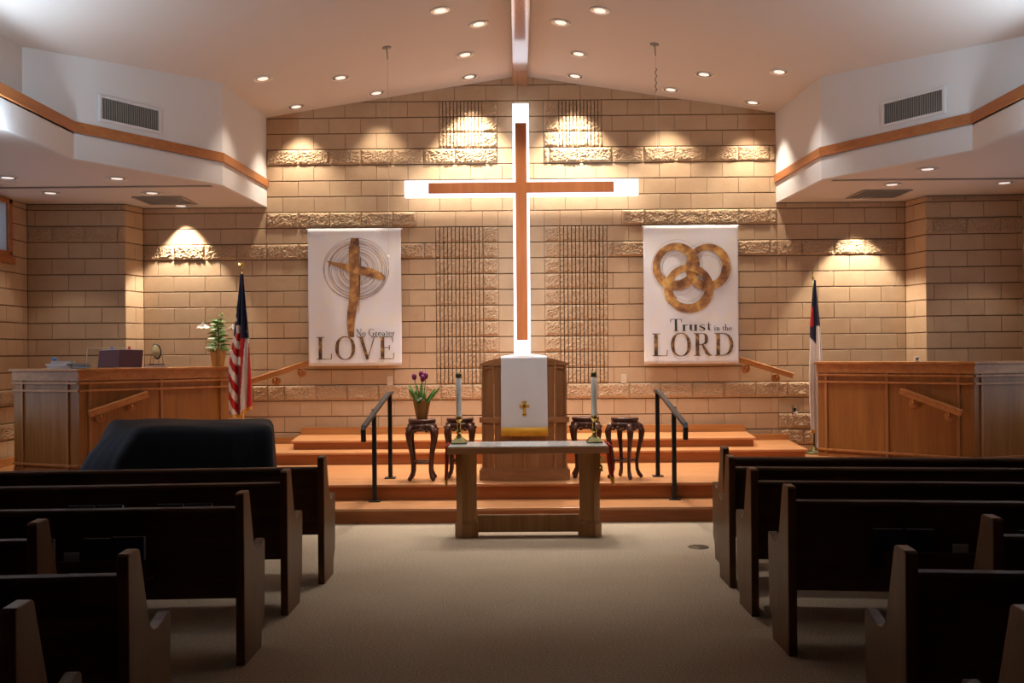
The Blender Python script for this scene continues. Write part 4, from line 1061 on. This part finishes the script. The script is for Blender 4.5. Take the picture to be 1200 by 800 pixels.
for px, w_, lb in ((1035, .16, 'dark hymnal nearest the aisle in the fourth right pew'), (1071, .145, 'dark hymnal second from the aisle in the fourth right pew'), (1152, .06, 'slim dark hymnal behind the short right pew\'s end'), (1195, .15, 'dark hymnal at the right edge of the fourth right pew')):
    rackbook(1, Y, X, RM[3][1], ulen(px, Y, X) - .04, w_, .205, lb, M['navy'])
rackbook(1, Y, X, RM[3][1], ulen(1114, Y, X) - .04, .075, .13, 'small grey card box among hymnals in the fourth right pew', None, True)

# ------------------------------------------------------------------ downlights
SL = math.atan(.155)
def ceil_pt(px, py):
    d = ray(px, py)
    for s in (-1, 1):
        # z = 5.18 - .155*s*x
        t_ = (5.18 - CAM.z - .155 * s * CAM.x) / (d.z + .155 * s * d.x); p = CAM + d * t_
        if p.x * s >= 0: return p, s
DL = []
def downlight(p, tilt, label, power, size=84, blend=.8, col=WARM):
    t = thing('recessed_downlight', label, 'downlight', tuple(p))
    t.rotation_euler = (0, tilt, 0)
    b = MB(); b.lathe([(.094, -.002), (.108, -.004), (.110, -.010), (.102, -.012), (.092, -.006)], n=28, close=False)
    b.obj('trim_ring', M['whiteplastic'], t)
    b = MB(); b.lathe([(.093, -.006), (.08, -.0050), (.060, -.0042)], n=28, close=False); b.obj('reflector', M['chrome'], t)
    b = MB(); b.lathe([(.062, -.0048), (.0, -.0055)], n=20, close=False); b.obj('bulb', M['bulb'], t)
    l = bpy.data.lights.new('spot', 'SPOT'); l.energy = power; l.color = col; l.spot_size = radians(size); l.spot_blend = blend; l.shadow_soft_size = .05
    o = bpy.data.objects.new('lamp', l); COL.objects.link(o); o.parent = t; o.location = (0, 0, -.03); o.rotation_euler = (0, -tilt, 0)
    DL.append(t); return t
VL = [(308, 92, 'left vault downlight nearest the white left wall', 70), (347, 125, 'vault downlight close to the block wall\'s left corner', 170), (399, 91, 'left vault downlight between corner light and hanging wire', 60),
      (441, 109, 'vault downlight beside the left hanging microphone wire', 80), (545, 64, 'left vault downlight, third up beside the beam', 260), (550, 90, 'left vault downlight right above the bright fluted blocks', 700),
      (561, 28, 'left vault downlight, second up beside the beam', 230), (516, 12, 'left vault downlight highest in view', 170),
      (703, 12, 'right vault downlight highest in view', 170), (657, 26, 'right vault downlight, second up beside the beam', 230), (678, 63, 'right vault downlight, third up beside the beam', 260), (674, 89, 'right vault downlight right above the bright fluted blocks', 700),
      (786, 105, 'vault downlight right of the right hanging wire', 190), (825, 87, 'right vault downlight between hanging wire and corner light', 60), (882, 120, 'vault downlight close to the block wall\'s right corner', 190), (913, 84, 'right vault downlight nearest the white right wall', 70)]
for px, py, lb, pw in VL:
    p, s = ceil_pt(px, py); downlight(p, SL * s, lb, pw, size=66 if py < 20 else 84, col=WARM if py > 84 else (1.0, .94, .88))
for x_ in (-.95, .95):                    # the next pair of the same row, above the frame
    downlight(Vector((x_, 7.9, zceil(x_))), SL * (1 if x_ > 0 else -1), 'vault downlight above the front of the aisle, %s row' % ('left' if x_ < 0 else 'right'), 180, col=(1.0, .94, .88), size=62)
for x_ in (-1.6, 1.6):                    # unseen pair added to brighten the pulpit cloth and lower wall
    t = downlight(Vector((x_, 6.0, zceil(x_))), SL * (1 if x_ > 0 else -1), 'added unseen spotlight over the pews, %s row' % ('left' if x_ < 0 else 'right'), 190, col=(1.0, .93, .87), size=44)
    la = [c for c in t.children if c.type == 'LIGHT'][0]; la.parent = None; la.location = (x_, 6.0, zceil(x_) - .08)
    la.rotation_euler = (Vector((x_ * .55, 11.0, 1.7)) - la.location).to_track_quat('-Z', 'Y').to_euler()
SL_ = [(9, 208, 'left soffit downlight at the picture\'s left edge', 30), (137, 209, 'left soffit downlight in front of the slot', 30), (59, 226, 'left soffit downlight behind the slot, near the high window', 30),
       (178, 226, 'left soffit downlight beside the ceiling grille', 30), (212, 241, 'left soffit downlight nearest the block wall', 260),
       (1087, 198, 'right soffit downlight in front of the slot', 30), (1045, 216, 'right soffit downlight beside the ceiling grille', 30), (1011, 231.5, 'right soffit downlight nearest the block wall', 260), (1177, 214, 'right soffit downlight at the picture\'s right edge', 30)]
for px, py, lb, pw in SL_:
    p = atz(px, py, ZS); p.z = ZS; downlight(p, 0, lb, pw, size=76 if pw > 100 else 82, blend=.35)

# ceiling grilles and wall vents
for s, nm in ((-1, 'left'), (1, 'right')):
    t = thing('ceiling_grille', 'square metal grille in the %s soffit' % nm, 'vent', (s * 4.38, 12.05, ZS - .012))
    b = MB(); b.box(-.30, .30, -.30, -.27, 0, .01); b.box(-.30, .30, .27, .30, 0, .01); b.box(-.3, -.27, -.27, .27, 0, .01); b.box(.27, .3, -.27, .27, 0, .01); b.obj('frame', M['grille'], t)
    b = MB(); b.box(-.27, .27, -.27, .27, .006, .010); b.obj('backing', M['grille'], t)
    for k in range(13): b = MB(); b.box(-.27, .27, -.25 + k * .041, -.238 + k * .041, -.002, .006); b.obj('slat', M['grille'], t)
def wall_vent(s, x0, x1, label):
    Pa, Pb = (s * B_[0], B_[1]), (s * D_[0], D_[1])
    pa, fa = atv(x0, 150, Pa, Pb); pb, fb = atv(x1, 150, Pa, Pb)
    if s < 0: pa, pb = pa, pb
    d = Vector((pb.x - pa.x, pb.y - pa.y, 0)); Ln = d.length
    t = thing('wall_vent', label, 'vent', (pa.x, pa.y, 3.955), atan2(d.y, d.x))
    b = MB(); H = .21; b.box(-.03, Ln + .03, -.018, 0, -.03, 0); b.box(-.03, Ln + .03, -.018, 0, H, H + .03); b.box(-.03, 0, -.018, 0, 0, H); b.box(Ln, Ln + .03, -.018, 0, 0, H); b.obj('frame', M['white'], t, bevel=.003)
    b = MB(); b.box(0, Ln, -.004, 0, 0, H); b.obj('backing', M['grilledk'], t)
    n = 26; me = None
    for k in range(n):
        if me is None:
            b = MB(); b.box(0, .010, -.016, -.004, 0, H); o_ = b.obj('slat', M['grille'], t); me = o_.data
        else: o_ = link('slat', me, t)
        o_.location = (Ln * (k + .3) / n, 0, 0)
wall_vent(-1, 118.5, 185, 'white framed louvred vent on the left upper wall')
wall_vent(1, 1037, 1105.5, 'white framed louvred vent on the right upper wall')

# cove tubes standing on the ledges (fixtures for the cove lights)
for s, nm in ((-1, 'left'), (1, 'right')):
    b = MB(); b.tube([(0, -2.1, 0), (0, 2.1, 0)], .016, 8); o = b.obj('cove_tube', M['tube']); o.location = (s * 4.52, 6.3, 3.83); tag(o, 'fluorescent tube on the %s ledge behind the trim' % nm, 'lamp')

# hanging microphones
def wire(px, py, pyend, label, tag_=False):
    p, s = ceil_pt(px, py); t = thing('hanging_microphone', label, 'microphone', tuple(p))
    b = MB(); b.lathe([(.0, -.012), (.05, -.010), (.05, 0)], n=16, M=Matrix.Rotation(SL * s, 4, 'Y'), close=False); b.obj('ceiling_plate', M['grille'], t)
    b = MB(); b.tube([(0, 0, -.01), (.004, 0, -.05), (.010, 0, -.13)], .007, 6); b.obj('coupling', M['grille'], t)
    q = at(px + 2, pyend, p.y) - p
    b = MB(); b.tube([(.010, 0, -.12), (.012, 0, q.z * .5), (q.x * .5 + .006, 0, q.z)], .0022, 5); b.obj('cable', M['plastic'], t)
    b = MB(); b.tube([(q.x * .5 + .006, 0, q.z), (q.x * .5 + .006, 0, q.z - .045)], .007, 8); b.obj('capsule', M['whiteplastic'], t)
    if tag_:
        b = MB(); pts = [(.012 + .012 * sin(k * 1.9), .01 * cos(k * 1.9), -.26 - k * .022) for k in range(13)]; b.tube(pts, .0055, 6); b.obj('coiled_cable', M['grille'], t)
wire(453, 55.5, 299, 'thin microphone wire hanging before the left banner')
wire(767, 51.5, 172, 'thin microphone wire with coiled cable, hanging right of the cross', True)
# end
